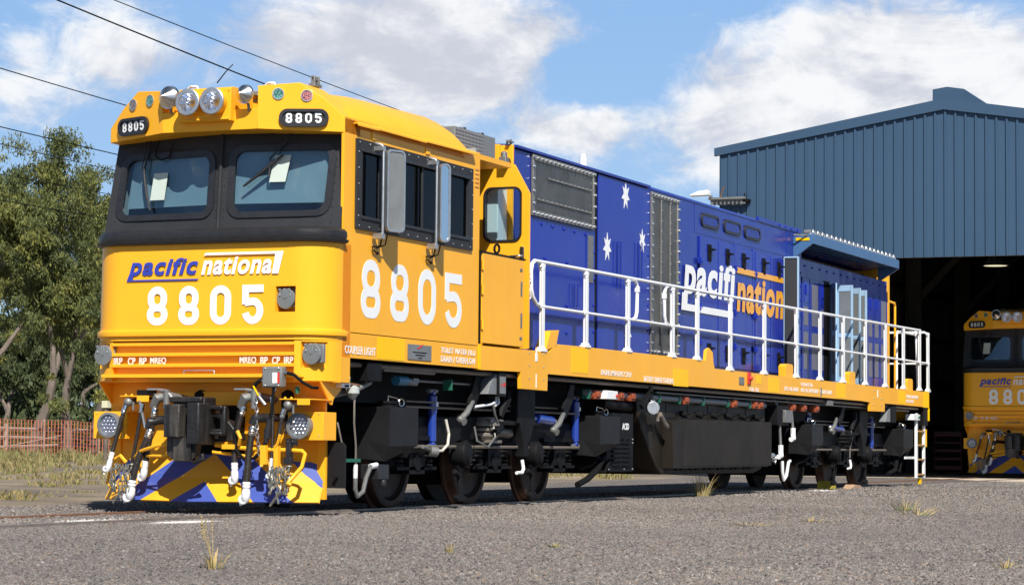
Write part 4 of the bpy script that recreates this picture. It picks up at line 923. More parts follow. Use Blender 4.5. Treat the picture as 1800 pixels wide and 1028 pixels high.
def bogie(x0, s, first):
    # x0 centre axle
    m = MB().prism([(x0-2.5,.72),(x0-2.3,.62),(x0-.75,.60),(x0-.6,.52),(x0+.6,.52),(x0+.75,.60),(x0+2.3,.62),(x0+2.45,.72),(x0+2.3,.86),(x0+.9,.90),(x0-.9,.90),(x0-2.4,.88)],1,-.86,-.70)
    fr_ = m.build('bogie_frame', UND, L, .015)
    for xx in (x0-1.85, x0, x0+1.78):      # axle boxes, springs, brake gear
        q = MB().box((xx-.17,-.90,.34),(xx+.17,-.70,.60)).cyl((xx,-.88,.46),(xx,-.91,.46),.09,18)
        for a in (0,1,2,3): q.ball((xx+.085*math.cos(a*PI/2+.78),-.915,.46+.065*math.sin(a*PI/2+.78)),.010,6)
        q.build('axle_box', UND, L, .01)
        q = MB()
        for k in range(6): q.sweep_torus((xx+.33,-.80,.42+.045*k),.085,.017,(0,0,1),14,6); q.sweep_torus((xx-.33,-.80,.42+.045*k),.085,.017,(0,0,1),14,6)
        q.box((xx-.44,-.90,.38),(xx+.44,-.70,.41)).box((xx-.46,-.9,.66),(xx+.46,-.7,.70)); q.build('axle_spring', UND, L)
    for xx in (x0-1.0, x0+.85):
        q = MB().lathe([(0,.10),(.08,.135),(.16,.135),(.20,.09),(.21,0)],(xx,-.86,.53),(.2,-1,0),18).prism([(xx-.12,.58),(xx-.04,.35),(xx+.04,.35),(xx+.12,.58)],1,-.98,-.93).box((xx-.03,-.975,.10),(xx+.03,-.94,.36)).prism([(xx-.10,.11),(xx-.08,.07),(xx+.08,.07),(xx+.10,.11),(xx+.05,.14),(xx-.05,.14)],1,-.985,-.93).cyl((xx-.14,-.96,.36),(xx-.04,-.96,.33),.03,8)
        q.build('brake_unit', UND, L, .008)
    q = MB(); q.tube([(x0-2.3,-.95,.60),(x0+2.2,-.95,.60)],.016,6).tube([(x0-2.2,-.93,.97),(x0+2.2,-.93,.97)],.012,6).tube([(x0-2.2,-.94,1.02),(x0+1.6,-.94,1.02)],.009,6)
    q.build('brake_pipe', PIP, L)
    q = MB(); q.box((x0-.2,-1.0,.82),(x0+1.0,-.72,.87)).box((x0+.30,-1.02,.84),(x0+.78,-.75,1.22)).prism([(x0+.36,.86),(x0+.46,.62),(x0+.44,.50),(x0+.60,.50),(x0+.58,.62),(x0+.76,.86)],1,-1.03,-.93)
    q.build('bolster_arm', UND, L, .012)
    q = MB(); q.lathe([(0,.12),(.05,.16),(.08,.16),(.09,.12),(.10,.17),(.13,.17),(.14,.12),(.15,.17),(.18,.17),(.24,.13)],(x0-.22,-.86,.66),(0,0,1),20).cyl((x0-.10,-.88,.76),(x0+.36,-.90,.74),.05,12).box((x0-.32,-1.0,.64),(x0-.05,-.8,.67)).box((x0-.34,-1.0,.84),(x0-.02,-.8,.88)).build('traction_rod', PIP if first else UND, L, .004)
    q = MB(); q.tube([(x0+.1,-.98,1.18),(x0+.08,-.98,1.08),(x0-.02,-.98,.98),(x0-.08,-.98,.90)],[.05,.06,.05,.04],8).tube([(x0-.1,-1.0,.80),(x0-.30,-1.02,.74)],.04,8); q.build('lifting_link', UND, L)
MB().box((2.2,.15,.60),(21.0,.20,1.34)).box((8.4,.1,.3),(13.4,.2,.6)).build('background_blocker', UND, L)  # added plates, no real sill: they block bright background behind the underframe
MB().box((2.2,-.42,.34),(7.0,.42,.62)).build('bogie_beam', UND, L)
MB().box((15.9,-.42,.34),(20.6,.42,.62)).build('bogie_beam', UND, L)
bogie(4.45, 1, True); bogie(18.15, 1, False)
q = MB()
for a in (-.02,): pass
def damper(x, z0, z1, y=-.90, r=.042):
    zc = z0 + (z1-z0)*.62
    d = MB().cyl((x,y,z0+.05),(x,y,zc),r,18).cyl((x,y,zc-.01),(x,y,z1-.05),r*1.14,18).lathe([(0,.02),(.01,.035),(.05,.035),(.06,.02)],(x-.03,y,z0+.02),(1,0,0),12).lathe([(0,.02),(.01,.03),(.05,.03),(.06,.02)],(x-.03,y,z1-.02),(1,0,0),12)
    d = d.build('damper', BLUD, L); MB().cyl((x-.09,y,z0),(x+.09,y,z0),.022,10).cyl((x-.09,y,z1),(x+.09,y,z1),.022,10).build('damper_pin', STL, d)
    MB().box((x-.012,y-r*1.2-.002,z0+(z1-z0)*.72),(x+.03,y-r*1.0,z0+(z1-z0)*.80)).build('damper_label', DEC, d)
damper(2.92,.60,1.13); damper(6.68,.62,1.15); damper(15.98,.62,1.12); damper(19.60,.62,1.12)
def hdamper(x0, x1, z): 
    d = MB().cyl((x0,-.98,z),(x1,-.98,z-.02),.05,16).cyl((x0-.12,-.98,z),(x0,-.98,z),.03,10).build('yaw_damper', BLUD, L); MB().ball((x0-.12,-.98,z),.035,8).ball((x1+.08,-.98,z-.03),.035,8).build('damper_joint', ALU, d)
hdamper(5.35,5.78,.90); hdamper(17.0,17.5,.93)
def sandbox(x0, x1, z0=.46, z1=.955, yi=-.94):
    m = MB().loft([[(x0,yi,z1),(x0,-1.15,z1),(x1,-1.15,z1-.005),(x1,-.80,z1),(x0,-.80,z1)],[(x0,yi-.005,z0+.18),(x0,-1.15,z0+.14),(x1,-1.15,z0+.15),(x1,-.80,z0+.14),(x0,-.80,z0+.14)],[(x0,yi-.01,z0+.02),(x0+.02,-1.09,z0),(x1-.06,-1.13,z0+.13),(x1-.1,-.80,z0+.10),(x0,-.80,z0+.02)]])
    b = m.build('sandbox', SND, L, .006, smooth=0)
    q = MB().cyl((x0+.30,-.98,z1),(x0+.30,-.98,z1+.03),.09,16).cyl((x0+.30,-.98,z1+.03),(x0+.30,-.98,z1+.055),.10,16); q.build('sandbox_lid', UND, b, .004)
    MB().tube([(x0+.22,-1.02,z1+.05),(x0+.22,-1.02,z1+.10),(x0+.40,-1.02,z1+.085),(x0+.46,-1.02,z1+.04)],.008,6).sweep_torus((x0+.46,-1.04,z1+.045),.035,.008,(.3,1,0),10,5).build('lid_clamp', CHR, b)
    MB().tube([(x0+.35,-1.0,z0+.0),(x0+.38,-.9,z0-.07),(x0+.25,-.8,z0-.12)],.035,8).build('sand_valve', UND, b)
sandbox(1.48,2.08,yi=-.92); sandbox(6.80,7.42,.50,.955); sandbox(15.3,15.88,.52,.95); sandbox(20.75,21.4,.50,.95)
# fuel tank
ft = [(8.35,1.25),(8.40,.98),(8.62,.75),(8.85,.55),(9.05,.38),(9.25,.29),(13.0,.285),(13.30,.33),(13.5,.45),(13.5,1.25)]
tank = MB().prism(ft,1,-1.0,1.0).build('fuel_tank', TNK, L, .015)
sb_ = MB().prism([(9.30,.36),(9.30,.92),(9.64,.955),(13.36,.965),(13.36,.40),(13.2,.37)],1,-1.13,-.99); sb_.build('tank_side_box', TNK, tank, .006)
MB().box((9.64,-1.134,.388),(13.36,-1.128,.95)).build('tank_cover', TNK, tank, .003)
q = MB()
for k in range(6): q.box((9.75+k*.55,-1.02,.335),(10.15+k*.55,-1.0,.36)).ball((9.9+k*.55,-1.03,.35),.012,5)
for k in range(6): q.cyl((9.95+k*.6,-1.0,1.03),(9.95+k*.6,-1.09,1.0),.035,10).ball((9.98+k*.6,-1.10,1.03),.02,6)
q.build('tank_lug', UND, tank)
q = MB()
for k in range(5): q.box((9.4+k*.8,-1.006,.97),(9.75+k*.8,-1.0,1.24))
q.build('tank_stiffener', TNK, tank, .003)
bx = MB().box((7.35,-1.02,.33),(8.22,-.6,1.0)).build('battery_box', UND, L, .01)
q = MB()
for k in range(7): q.box((7.5,-1.045,.40+k*.05),(7.78,-1.02,.425+k*.05)).box((7.82,-1.045,.40+k*.05),(8.10,-1.02,.425+k*.05))
q.build('battery_louvre', UND, bx, .004)
put(fit(textmesh('ACID',.1,1,0,.003),.22,.075), SD(7.84,-1.024,.81), 'lettering', DEC, bx)
q = MB()
for x in (7.4,7.9,8.18):
    for z in (.36,.70,.66): q.ball((x,-1.025,z),.01,5)
q.build('box_bolt', ALU, bx)
# pipes, valves and boxes under the sill
q = MB().tube([(.7,-1.08,1.31),(4.2,-1.08,1.32),(5.3,-1.08,1.32),(22,-1.08,1.30)],.022,8).build('conduit', PIP, L)
q = MB().tube([(6.6,-1.05,1.20),(10.9,-1.05,1.19),(13.3,-1.05,1.185)],.034,10).tube([(8.9,-1.05,1.26),(21.5,-1.05,1.25)],.012,6).build('water_pipe', GRY, L)
q = MB()
for x in (6.85,7.60,7.98,9.9,11.85,12.75,13.0,14.55,15.1,15.75): q.box((x-.09,-1.10,1.135),(x+.09,-1.0,1.235)).cyl((x-.13,-1.05,1.185),(x+.13,-1.05,1.185),.045,10).box((x-.05,-1.12,1.16),(x+.05,-1.09,1.22))
q.build('valve', ORV, L, .008)
q = MB()
for x in (2.95,6.62,7.32,8.95,9.68,10.6,11.6,12.55): q.box((x-.012,-1.095,1.135),(x+.012,-1.0,1.24))
q.build('pipe_clamp', GRN, L, .004)
def lbox(x0, x1, z0, z1, mt, name='equipment_box', y0=-1.16, y1=-1.02, lab=None): return MB().box((x0,y0,z0),(x1,y1,z1)).build(name, mt, L, .006, label=lab)
b = lbox(.50,.66,1.10,1.20,WHT,'light_switch'); MB().cyl((.60,-1.165,1.16),(.60,-1.18,1.16),.022,12).build('switch_button', GRN, b); MB().box((.55,-1.162,1.108),(.63,-1.16,1.125)).build('switch_label', CAV, b)
b = lbox(6.98,7.32,1.14,1.235,WHT,'light_switch'); MB().cyl((7.27,-1.165,1.18),(7.27,-1.18,1.18),.02,12).build('switch_button', DRD, b)
b = lbox(21.4,21.85,1.10,1.20,WHT,'light_switch'); MB().cyl((21.75,-1.165,1.15),(21.75,-1.18,1.15),.022,12).build('switch_button', GRN, b)
b = lbox(3.92,4.12,1.10,1.34,UND,'sensor_box'); MB().box((3.95,-1.166,1.13),(4.09,-1.16,1.30)).build('box_face', GRY, b); MB().box((4.03,-1.168,1.20),(4.08,-1.165,1.24)).box((3.97,-1.168,1.20),(4.0,-1.165,1.225)).build('box_mark', DRD, b)
MB().prism([(3.70,1.12),(3.92,1.12),(3.92,1.33),(3.78,1.24)],1,-1.14,-1.03).build('box_bracket', GRY, L, .003)
lbox(19.9,20.2,1.04,1.31,UND,'sensor_box'); MB().prism([(19.6,1.05),(19.9,1.05),(19.9,1.30),(19.72,1.2)],1,-1.14,-1.03).build('box_bracket', GRY, L, .003)
lbox(1.0,1.28,1.17,1.335,UND,'equipment_box'); lbox(14.0,14.35,.97,1.14,STL,'filter_unit',-1.14,-.95); lbox(13.75,14.3,.93,1.20,UND,'filter_body',-1.10,-.9); lbox(16.1,16.4,1.24,1.32,STL,'tag_box')
MB().lathe([(0,.03),(.02,.06),(.07,.062),(.11,.03),(.13,.0)],(.86,-1.08,1.13),(0,0,-1),16).build('sight_glass', mat('cloudy_glass',(.45,.48,.44),.15), L)
MB().tube([(.66,-1.1,1.14),(.98,-1.08,1.13)],.014,8).tube([(.72,-1.1,1.14),(.74,-1.1,1.18)],.01,6).build('valve_stem', RST, L)
MB().tube([(1.35,-1.0,1.33),(1.30,-1.06,1.24),(1.15,-1.1,1.16),(1.0,-1.06,1.10),(.7,-.9,1.02),(.3+.3,-.8,.98)],.026,10).tube([(1.30,-1.0,1.33),(1.24,-1.08,1.24),(1.08,-1.1,1.17)],.014,8).tube([(1.5,-1.06,1.29),(2.6,-1.06,1.29)],.02,8).build('bent_pipe', STL, L)
MB().cyl((1.9,-1.0,1.20),(2.12,-1.0,1.20),.045,12).build('blue_filter', mat('teal_filter',(.03,.17,.27),.4), L)
MB().cyl((2.12,-1.0,1.2),(2.3,-1.02,1.18),.04,12,.02).tube([(2.2,-1.0,1.21),(2.35,-1.0,1.21),(3.6,-1.0,1.21)],.012,6).box((2.22,-1.03,1.19),(2.34,-.98,1.23)).build('filter_head', STL, L)
def wpipe(pts, r=.016, mt=GLV): return MB().tube(pts, r, 8).build('white_hose', mt, L)
wpipe([(3.02,-1.0,.86),(3.05,-1.02,.72),(2.98,-1.04,.62),(2.85,-1.04,.56),(2.74,-1.02,.56)],.014, mat('cream_hose',(.55,.52,.44),.5))
MB().tube([(.92,-1.08,1.08),(.86,-1.1,.98),(.86,-1.1,.8),(.90,-1.1,.6),(.9,-1.1,.44)],.009,6).tube([(.62,-1.06,.80),(.60,-1.08,.76),(.64,-1.1,.6),(.66,-1.1,.44)],.008,6).build('sand_pipe', PIP, L)
wpipe([(.66,-1.1,.44),(.66,-1.1,.34),(.62,-1.1,.30),(.56,-1.08,.30)],.017); wpipe([(.90,-1.1,.44),(.90,-1.1,.32)],.02)
MB().tube([(.90,-1.1,.33),(.90,-1.1,.22),(.94,-1.1,.16),(1.05,-1.1,.20),(1.15,-1.08,.32),(1.3,-1.05,.42)],.020,8).build('steel_hose', STL, L); wpipe([(1.3,-1.05,.42),(1.42,-1.05,.43)],.026)
MB().box((1.40,-1.08,.30),(1.62,-.9,.44)).cyl((1.5,-1.08,.30),(1.5,-1.08,.24),.03,8).build('sand_ejector', RUB, L, .01)
MB().box((.62,-1.11,.46),(.98,-1.08,.49)).build('pipe_bracket', GRN, L)
for x, z in ((4.9,.5),(17.9,.48)):
    wpipe([(x+.03,-1.0,z-.03),(x+.02,-1.02,z-.12),(x-.02,-1.02,z-.16),(x-.16,-1.02,z-.16)],.018)
    MB().tube([(x+.10,-1.0,z+.42),(x+.14,-1.0,z+.25),(x+.04,-1.0,z+.16),(x+.03,-1.0,z)],.010,6).build('sand_pipe', PIP, L)
def jhose(x, z, s=1):
    m = MB().tube([(x,-1.02,z),(x+.10,-1.05,z+.07),(x+.22,-1.05,z+.17),(x+.32,-1.02,z+.19)],[.028,.03,.024,.02],10); m.ball((x,-1.03,z),.042,10).cyl((x,-1.02,z),(x-.02,-1.08,z-.02),.036,14); m.build('white_elbow', STL, L)
jhose(3.3,.86); jhose(5.72,.78); jhose(16.75,.88)
MB().prism([(3.45,1.02),(3.62,1.30),(3.76,1.30),(3.72,1.12),(3.56,.95)],1,-1.05,-1.02).prism([(5.95,1.02),(6.15,1.28),(6.28,1.28),(6.22,1.10),(6.02,.9)],1,-1.05,-1.02).prism([(17.1,1.02),(17.35,1.28),(17.5,1.28),(17.4,1.10),(17.15,.95)],1,-1.05,-1.02).build('lifting_strap', UND, L, .004)
wpipe([(4.02,-1.09,1.10),(4.0,-1.1,1.05),(3.9,-1.08,1.02),(3.6,-1.04,.99)],.014); wpipe([(4.08,-1.09,1.10),(4.07,-1.1,1.04),(3.98,-1.1,1.01)],.012)
MB().tube([(3.95,-1.09,1.02),(4.0,-1.09,.92),(4.1,-1.08,.84)],.014,7).tube([(3.7,-1.0,.80),(3.72,-1.02,.66),(3.95,-1.04,.60),(4.15,-1.03,.70),(4.17,-1.0,.82)],.011,7).build('brake_hose', STL, L)
MB().cyl((2.70,-.98,.56),(2.76,-1.03,.55),.05,14).cyl((2.55,-.98,.60),(2.70,-.98,.57),.02,8).build('level_valve', STL, L)
MB().tube([(6.95,-1.0,.37),(7.2,-1.05,.33),(7.4,-1.03,.44),(7.45,-1.0,.5)],.016,8).build('loop_hose', CAV, L)
MB().tube([(6.45,-1.02,.20),(6.7,-1.04,.26),(7.0,-1.04,.36),(7.3,-1.0,.50)],.035,8).build('sand_hose', CAV, L)
MB().tube([(20.2,-1.02,.22),(20.6,-1.04,.28),(20.9,-1.0,.45)],.035,8).tube([(20.5,-1.0,.4),(20.9,-1.04,.24),(21.2,-1.0,.42)],.016,8).build('sand_hose', CAV, L)
# fuel and coolant drain pipes near the tank end
for x, z in ((14.55,.80),(13.95,.56)):
    MB().tube([(x-.05,-1.0,1.28),(x,-1.06,1.15),(x+.02,-1.08,z+.06)],.020,8).build('drain_pipe', STL, L)
    wpipe([(x+.02,-1.08,z+.10),(x+.02,-1.08,z),(x-.03,-1.10,z-.05),(x-.14,-1.1,z-.06)],.036)
wpipe([(14.05,-1.08,.44),(14.06,-1.08,.30),(14.12,-1.08,.18),(14.25,-1.08,.24),(14.45,-1.05,.42),(14.6,-1.03,.44)],.022)
MB().lathe([(0,.02),(.03,.12),(.10,.2),(.5,.22),(.55,.1),(.56,0)],(13.3,-.75,.62),(1,0,0),20).build('air_reservoir', SND, L)
m = MB(); m.chain([(13.4,-1.12,.50),(13.5,-1.14,.42),(13.6,-1.12,.50)],.05,.008); m.cyl((13.35,-1.1,.52),(13.55,-1.1,.52),.03,10); m.build('drain_cap', ALU, L)
MB().box((8.42,-1.16,1.08),(8.5,-1.13,1.32)).prism([(8.1,1.10),(8.42,1.26),(8.50,1.26),(8.2,1.05)],1,-1.16,-1.12).build('socket_bracket', UND, L)
MB().cyl((8.46,-1.16,1.07),(8.40,-1.20,1.07),.075,18).box((8.42,-1.17,.99),(8.55,-1.14,1.16)).build('charging_socket', ALU, L, .004)
MB().tube([(8.6,-1.1,1.02),(8.8,-1.1,1.02),(8.83,-1.1,.98),(8.83,-1.1,.92)],.022,8).tube([(8.9,-1.1,1.0),(9.05,-1.1,.90),(9.15,-1.1,.86)],.035,10).build('vent_pipe', PIP, L)
MB().tube([(7.2,-1.0,1.10),(8.1,-1.0,1.08)],.06,12).build('silencer', UND, L)
# ladder at the rear corner
q = MB()
for x in (21.78,22.32): q.box((x-.04,-1.13,.14),(x+.04,-1.09,1.22))
lad = q.build('ladder', WHT, L, .004)
q = MB()
for z in (.20,.45,.69,.92): q.box((21.82,-1.14,z-.012),(22.28,-1.06,z+.012))
q.build('rung', mat('tan_paint',(.42,.24,.08),.6), lad, .003)
MB().box((21.1,-1.10,.46),(21.78,-1.07,.50)).build('ladder_stay', WHT, lad)
MB().box((22.1,-1.10,.04),(22.22,-1.06,.14)).box((22.45,-1.1,.66),(22.6,-.8,.96)).build('rear_step', YEL2, L, .003)
MB().box((22.1,-1.16,1.02),(22.42,-.9,1.32)).build('rear_box', UND, L, .004)

# ------------------------------------------------------------------ second locomotive, in the shed, nose towards the door
L2 = empty('locomotive', (35.5,-.02,0), label='yellow locomotive numbered 8803 parked inside the dark shed', cat='locomotive')
def copy_tree(o, par, lab=True):
    c = o.copy(); COL.objects.link(c); c.parent = par
    for ch in o.children:
        if ch not in NUMS: copy_tree(ch, c)
    return c
MAP = {}
def copy_tree2(o, par):
    c = o.copy(); COL.objects.link(c); c.parent = par; MAP[o.name] = c
    for ch in o.children:
        if ch not in NUMS and not ch.name.startswith('sun_blind'): copy_tree2(ch, c)
skip = ('mirror','half_door','draught_door','lifting_ring','lifting_lug')
for o in FRONTPARTS:
    if o in NUMS or o.name.split('.')[0] in skip: continue
    copy_tree2(o, L2)
for o in HB[:3] + [hood] + [c for c in L.children if c.name.split('.')[0] in ('side_sill','centre_sill','deck')]: copy_tree2(o, L2)
for o in NUMS:
    nm = o.name.split('.')[0]; par = MAP.get(o.parent.name, L2)
    if nm == 'road_number' and o.parent == side: continue
    if nm == 'road_number': put(number('8803', .207, .338, .064, .108), FR(.092,.548,1.633), 'road_number', DEC, par)
    else:
        s = 1 if o.data.vertices[0].co.y > 0 else -1
        put(number('8803', .058, .088, .0175, .027, .002), wframe(s*.85, 3.42) @ Matrix.Translation((-.158,-.044,.0145)), 'number_plate', DEC, par)
lampm, t_, b_ = nt('lit_lamp'); b_.inputs['Emission Color'].default_value = (1,.97,.9,1); b_.inputs['Emission Strength'].default_value = .35; b_.inputs['Base Color'].default_value = (.8,.8,.8,1)

# ------------------------------------------------------------------ ground
CAM = Vector((-18.1,-10.58,.61))
def gravelmat(name, stones=False):
    m, t, b = nt(name)
    geo = node(t, 'ShaderNodeNewGeometry')
    pos = geo.outputs['Position']
    big = noise(t, .35, 4, .6, pos); med = noise(t, 2.2, 4, .6, pos)
    v = node(t, 'ShaderNodeTexVoronoi'); v.inputs['Scale'].default_value = 45; t.links.new(pos, v.inputs['Vector'])
    if stones:
        oi = node(t, 'ShaderNodeObjectInfo'); rnd = oi.outputs['Random']
    else:
        rnd = node(t, 'ShaderNodeSeparateColor'); t.links.new(v.outputs['Color'], rnd.inputs[0]); rnd = rnd.outputs[0]
    cr = node(t, 'ShaderNodeValToRGB'); e = cr.color_ramp; e.interpolation = 'LINEAR'
    cols = [(0,(.05,.046,.044)),(.22,(.117,.104,.096)),(.5,(.180,.161,.146)),(.72,(.227,.203,.180)),(.86,(.28,.255,.228)),(.93,(.28,.20,.14)),(.97,(.13,.08,.07)),(1,(.40,.38,.35))]
    while len(e.elements) < len(cols): e.elements.new(.5)
    for q, (p, c) in zip(e.elements, cols): q.position = p; q.color = (*c, 1)
    t.links.new(rnd, cr.inputs[0]); c = cr.outputs[0]
    c = mixc(t, ramp(t, med, .35, .75, (0,0,0), (.22,.22,.22)), c, (.25,.215,.18))
    if not stones:
        sp = node(t, 'ShaderNodeSeparateXYZ'); t.links.new(pos, sp.inputs[0])
        # dirt beyond the track
        w = node(t, 'ShaderNodeMath', operation='MULTIPLY_ADD'); t.links.new(big, w.inputs[0]); w.inputs[1].default_value = 1.6; t.links.new(sp.outputs[1], w.inputs[2])
        w2 = node(t, 'ShaderNodeMath', operation='MULTIPLY_ADD'); t.links.new(sp.outputs[0], w2.inputs[0]); w2.inputs[1].default_value = -.11; t.links.new(w.outputs[0], w2.inputs[2])
        far = ramp(t, w2.outputs[0], 2.7, 3.3)
        mr = node(t, 'ShaderNodeMapRange'); t.links.new(w2.outputs[0], mr.inputs[0]); mr.inputs[1].default_value = 2.9; mr.inputs[2].default_value = 3.4
        d = mixc(t, ramp(t, noise(t, .9, 5, .65, pos), .4, .62), (.20,.145,.10), (.42,.33,.18))
        d = mixc(t, ramp(t, noise(t, 14, 4, .7, pos), .35, .8), d, (.30,.26,.21))
        c = mixc(t, mr.outputs[0], c, d)
    # lime spills beside the near rail
    def spot(cx, cy, rx, ry):
        sp_ = node(t, 'ShaderNodeVectorMath', operation='SUBTRACT'); t.links.new(pos, sp_.inputs[0]); sp_.inputs[1].default_value = (cx,cy,0)
        mp = node(t, 'ShaderNodeMapping'); mp.inputs['Scale'].default_value = (1/rx,1/ry,0); t.links.new(sp_.outputs[0], mp.inputs[0])
        ln = node(t, 'ShaderNodeVectorMath', operation='LENGTH'); t.links.new(mp.outputs[0], ln.inputs[0])
        ad = node(t, 'ShaderNodeMath', operation='MULTIPLY_ADD'); t.links.new(noise(t, 5, 4, .7, pos), ad.inputs[0]); ad.inputs[1].default_value = 1.1; t.links.new(ln.outputs['Value'], ad.inputs[2])
        return ramp(t, ad.outputs[0], 1.15, 1.45, (1,1,1), (0,0,0)) if False else (lambda r: r)(ad.outputs[0])
    for s_ in ((-2.0,-.30,.55,.25),(-1.75,-.95,.55,.20),(16.1,-1.1,.5,.25)):
        o_ = spot(*s_); r_ = node(t, 'ShaderNodeMapRange'); t.links.new(o_, r_.inputs[0]); r_.inputs[1].default_value = 1.5; r_.inputs[2].default_value = 1.1
        c = mixc(t, r_.outputs[0], c, (.62,.60,.55))
    c = mixc(t, ramp(t, noise(t, .22, 5, .62, pos, .6), .38, .66, (.55,.55,.55), (0,0,0)), c, (.075,.068,.068), 'MIX') if not stones else mixc(t, ramp(t, noise(t, .22, 5, .62, pos, .6), .36, .66, (.42,.42,.42), (0,0,0)), c, (.08,.072,.07))
    t.links.new(c, b.inputs['Base Color']); b.inputs['Roughness'].default_value = .85; b.inputs['Specular IOR Level'].default_value = .25
    if not stones:
        bp = node(t, 'ShaderNodeBump'); bp.inputs['Strength'].default_value = .9; bp.inputs['Distance'].default_value = .02
        t.links.new(v.outputs['Distance'], bp.inputs['Height']); t.links.new(bp.outputs[0], b.inputs['Normal'])
    return m
GRV = gravelmat('gravel_ground'); STN = gravelmat('gravel_stones', True)
# one sheet to the horizon; finer near the track, low bumps in the dirt beyond it
xs = np.concatenate([[-1500,-400,-120,-50],np.arange(-30,70,.5),[90,130,220,500,1500]]); ys = np.concatenate([[-1500,-400,-100,-40],np.arange(-20,60,.5),[80,130,220,500,1500]])
X_, Y_ = np.meshgrid(xs, ys, indexing='ij')
def bumps(x, y):
    h = 0
    for i, (f, a) in enumerate(((.21,.5),(.47,.3),(.9,.2),(1.7,.1))): h = h + a*np.sin(x*f+i*1.3+1.1*np.sin(y*f*.8+i))*np.cos(y*f*1.13+i*2.1+.7*np.sin(x*f*.7))
    return h
edge = np.clip((Y_ - .11*X_ - 2.4)/9, 0, 1)**.8*np.clip((110-np.hypot(X_+18,Y_+10))/40, 0, 1)*(X_ < 75)
Z_ = edge*(.13 + .09*bumps(X_*1.9, Y_*1.9) + .07*bumps(X_*.6, Y_*.6))
Z_ = np.where((Y_ > -1.5) & (Y_ < 1.5), 0, Z_) ; Z_ = Z_*(1 - (X_>26)*(Y_<12))
n1, n2 = X_.shape
vv = np.stack([X_, Y_, Z_], -1).reshape(-1,3); idx = np.arange(n1*n2).reshape(n1,n2)
ff = np.stack([idx[:-1,:-1], idx[1:,:-1], idx[1:,1:], idx[:-1,1:]], -1).reshape(-1,4)
me = bpy.data.meshes.new('ground'); me.from_pydata(vv.tolist(), [], ff.tolist()); tag(link('ground', me, GRV, None, 0, 0), kind='structure')
def gz(x, y):
    e = np.clip((y-.11*x-2.4)/9,0,1)**.8*np.clip((110-math.hypot(x+18,y+10))/40,0,1)*(x<75)
    z = e*(.13+.09*bumps(x*1.9,y*1.9)+.07*bumps(x*.6,y*.6))
    return 0 if (abs(y)<1.5 or (x>26 and y<12)) else float(z)
# loose stones: scattered by geometry nodes over strips of different density
def sector(r0, r1, a0, a1, ymax, ymin=-99, n=16, k=None):
    k = k or max(2, int((r1-r0)/1.0)); v = []; f = []
    for i in range(k+1):
        for j in range(n+1):
            r = r0+(r1-r0)*i/k; a = math.radians(a0+(a1-a0)*j/n); v.append((CAM.x+r*math.cos(a), CAM.y+r*math.sin(a), 0))
    for i in range(k):
        for j in range(n):
            q = (i*(n+1)+j, (i+1)*(n+1)+j, (i+1)*(n+1)+j+1, i*(n+1)+j+1)
            c = sum((Vector(v[w]) for w in q), Vector())/4
            if c.x < 30: f.append(q)
    # clip at the near rail
    bm = bmesh.new(); bv = [bm.verts.new(p) for p in v]
    for q in f: bm.faces.new([bv[w] for w in q])
    for co, no in (((0,ymax,0),(0,1,0)), ((0,ymin,0),(0,-1,0)), ((29.5,0,0),(1,0,0))):
        bmesh.ops.bisect_plane(bm, geom=bm.verts[:]+bm.edges[:]+bm.faces[:], plane_co=co, plane_no=no, clear_outer=True)
    me = bpy.data.meshes.new('stones'); bm.to_mesh(me); bm.free(); return me
def stones(me, dens, size, seed, mt, zoff=-.002, dsp=None):
    me.materials.append(mt); o = bpy.data.objects.new('gravel', me); COL.objects.link(o); o.location.z = zoff
    g = bpy.data.node_groups.new('stones', 'GeometryNodeTree')
    g.interface.new_socket('Geometry', in_out='INPUT', socket_type='NodeSocketGeometry'); g.interface.new_socket('Geometry', in_out='OUTPUT', socket_type='NodeSocketGeometry')
    N = lambda ty: g.nodes.new(ty); K = g.links.new
    gi = N('NodeGroupInput'); go = N('NodeGroupOutput'); dp = N('GeometryNodeDistributePointsOnFaces'); dp.inputs['Density'].default_value = dens; dp.inputs['Seed'].default_value = seed
    ico = N('GeometryNodeMeshIcoSphere'); ico.inputs['Radius'].default_value = 1; ico.inputs['Subdivisions'].default_value = 1
    sp = N('GeometryNodeSetPosition'); nz = N('ShaderNodeTexNoise'); nz.inputs['Scale'].default_value = 1.4; sb = N('ShaderNodeVectorMath'); sb.operation = 'SUBTRACT'; sb.inputs[1].default_value = (.5,.5,.5)
    sc = N('ShaderNodeVectorMath'); sc.operation = 'SCALE'; sc.inputs['Scale'].default_value = 1.3
    K(nz.outputs['Color'], sb.inputs[0]); K(sb.outputs[0], sc.inputs[0]); K(sc.outputs[0], sp.inputs['Offset']); K(ico.outputs[0], sp.inputs[0])
    sm = N('GeometryNodeSetMaterial'); sm.inputs['Material'].default_value = mt; K(sp.outputs[0], sm.inputs[0])
    ip = N('GeometryNodeInstanceOnPoints'); K(gi.outputs[0], dp.inputs[0]); K(dp.outputs[0], ip.inputs[0]); K(sm.outputs[0], ip.inputs['Instance'])
    rr_ = N('FunctionNodeRandomValue'); rr_.data_type = 'FLOAT_VECTOR'; rr_.inputs[0].default_value = (0,0,0); rr_.inputs[1].default_value = (6.28,6.28,6.28); rr_.inputs['Seed'].default_value = seed+1
    rs = N('FunctionNodeRandomValue'); rs.data_type = 'FLOAT_VECTOR'; rs.inputs[0].default_value = (size*.35,size*.3,size*.25); rs.inputs[1].default_value = (size*1.0,size*.8,size*.6); rs.inputs['Seed'].default_value = seed+2
    K(rr_.outputs[0], ip.inputs['Rotation']); K(rs.outputs[0], ip.inputs['Scale']); K(ip.outputs[0], go.inputs[0])
    md = o.modifiers.new('stones', 'NODES'); md.node_group = g
    return tag(o, label='loose crushed stone of the yard surface', kind='stuff', cat='gravel')
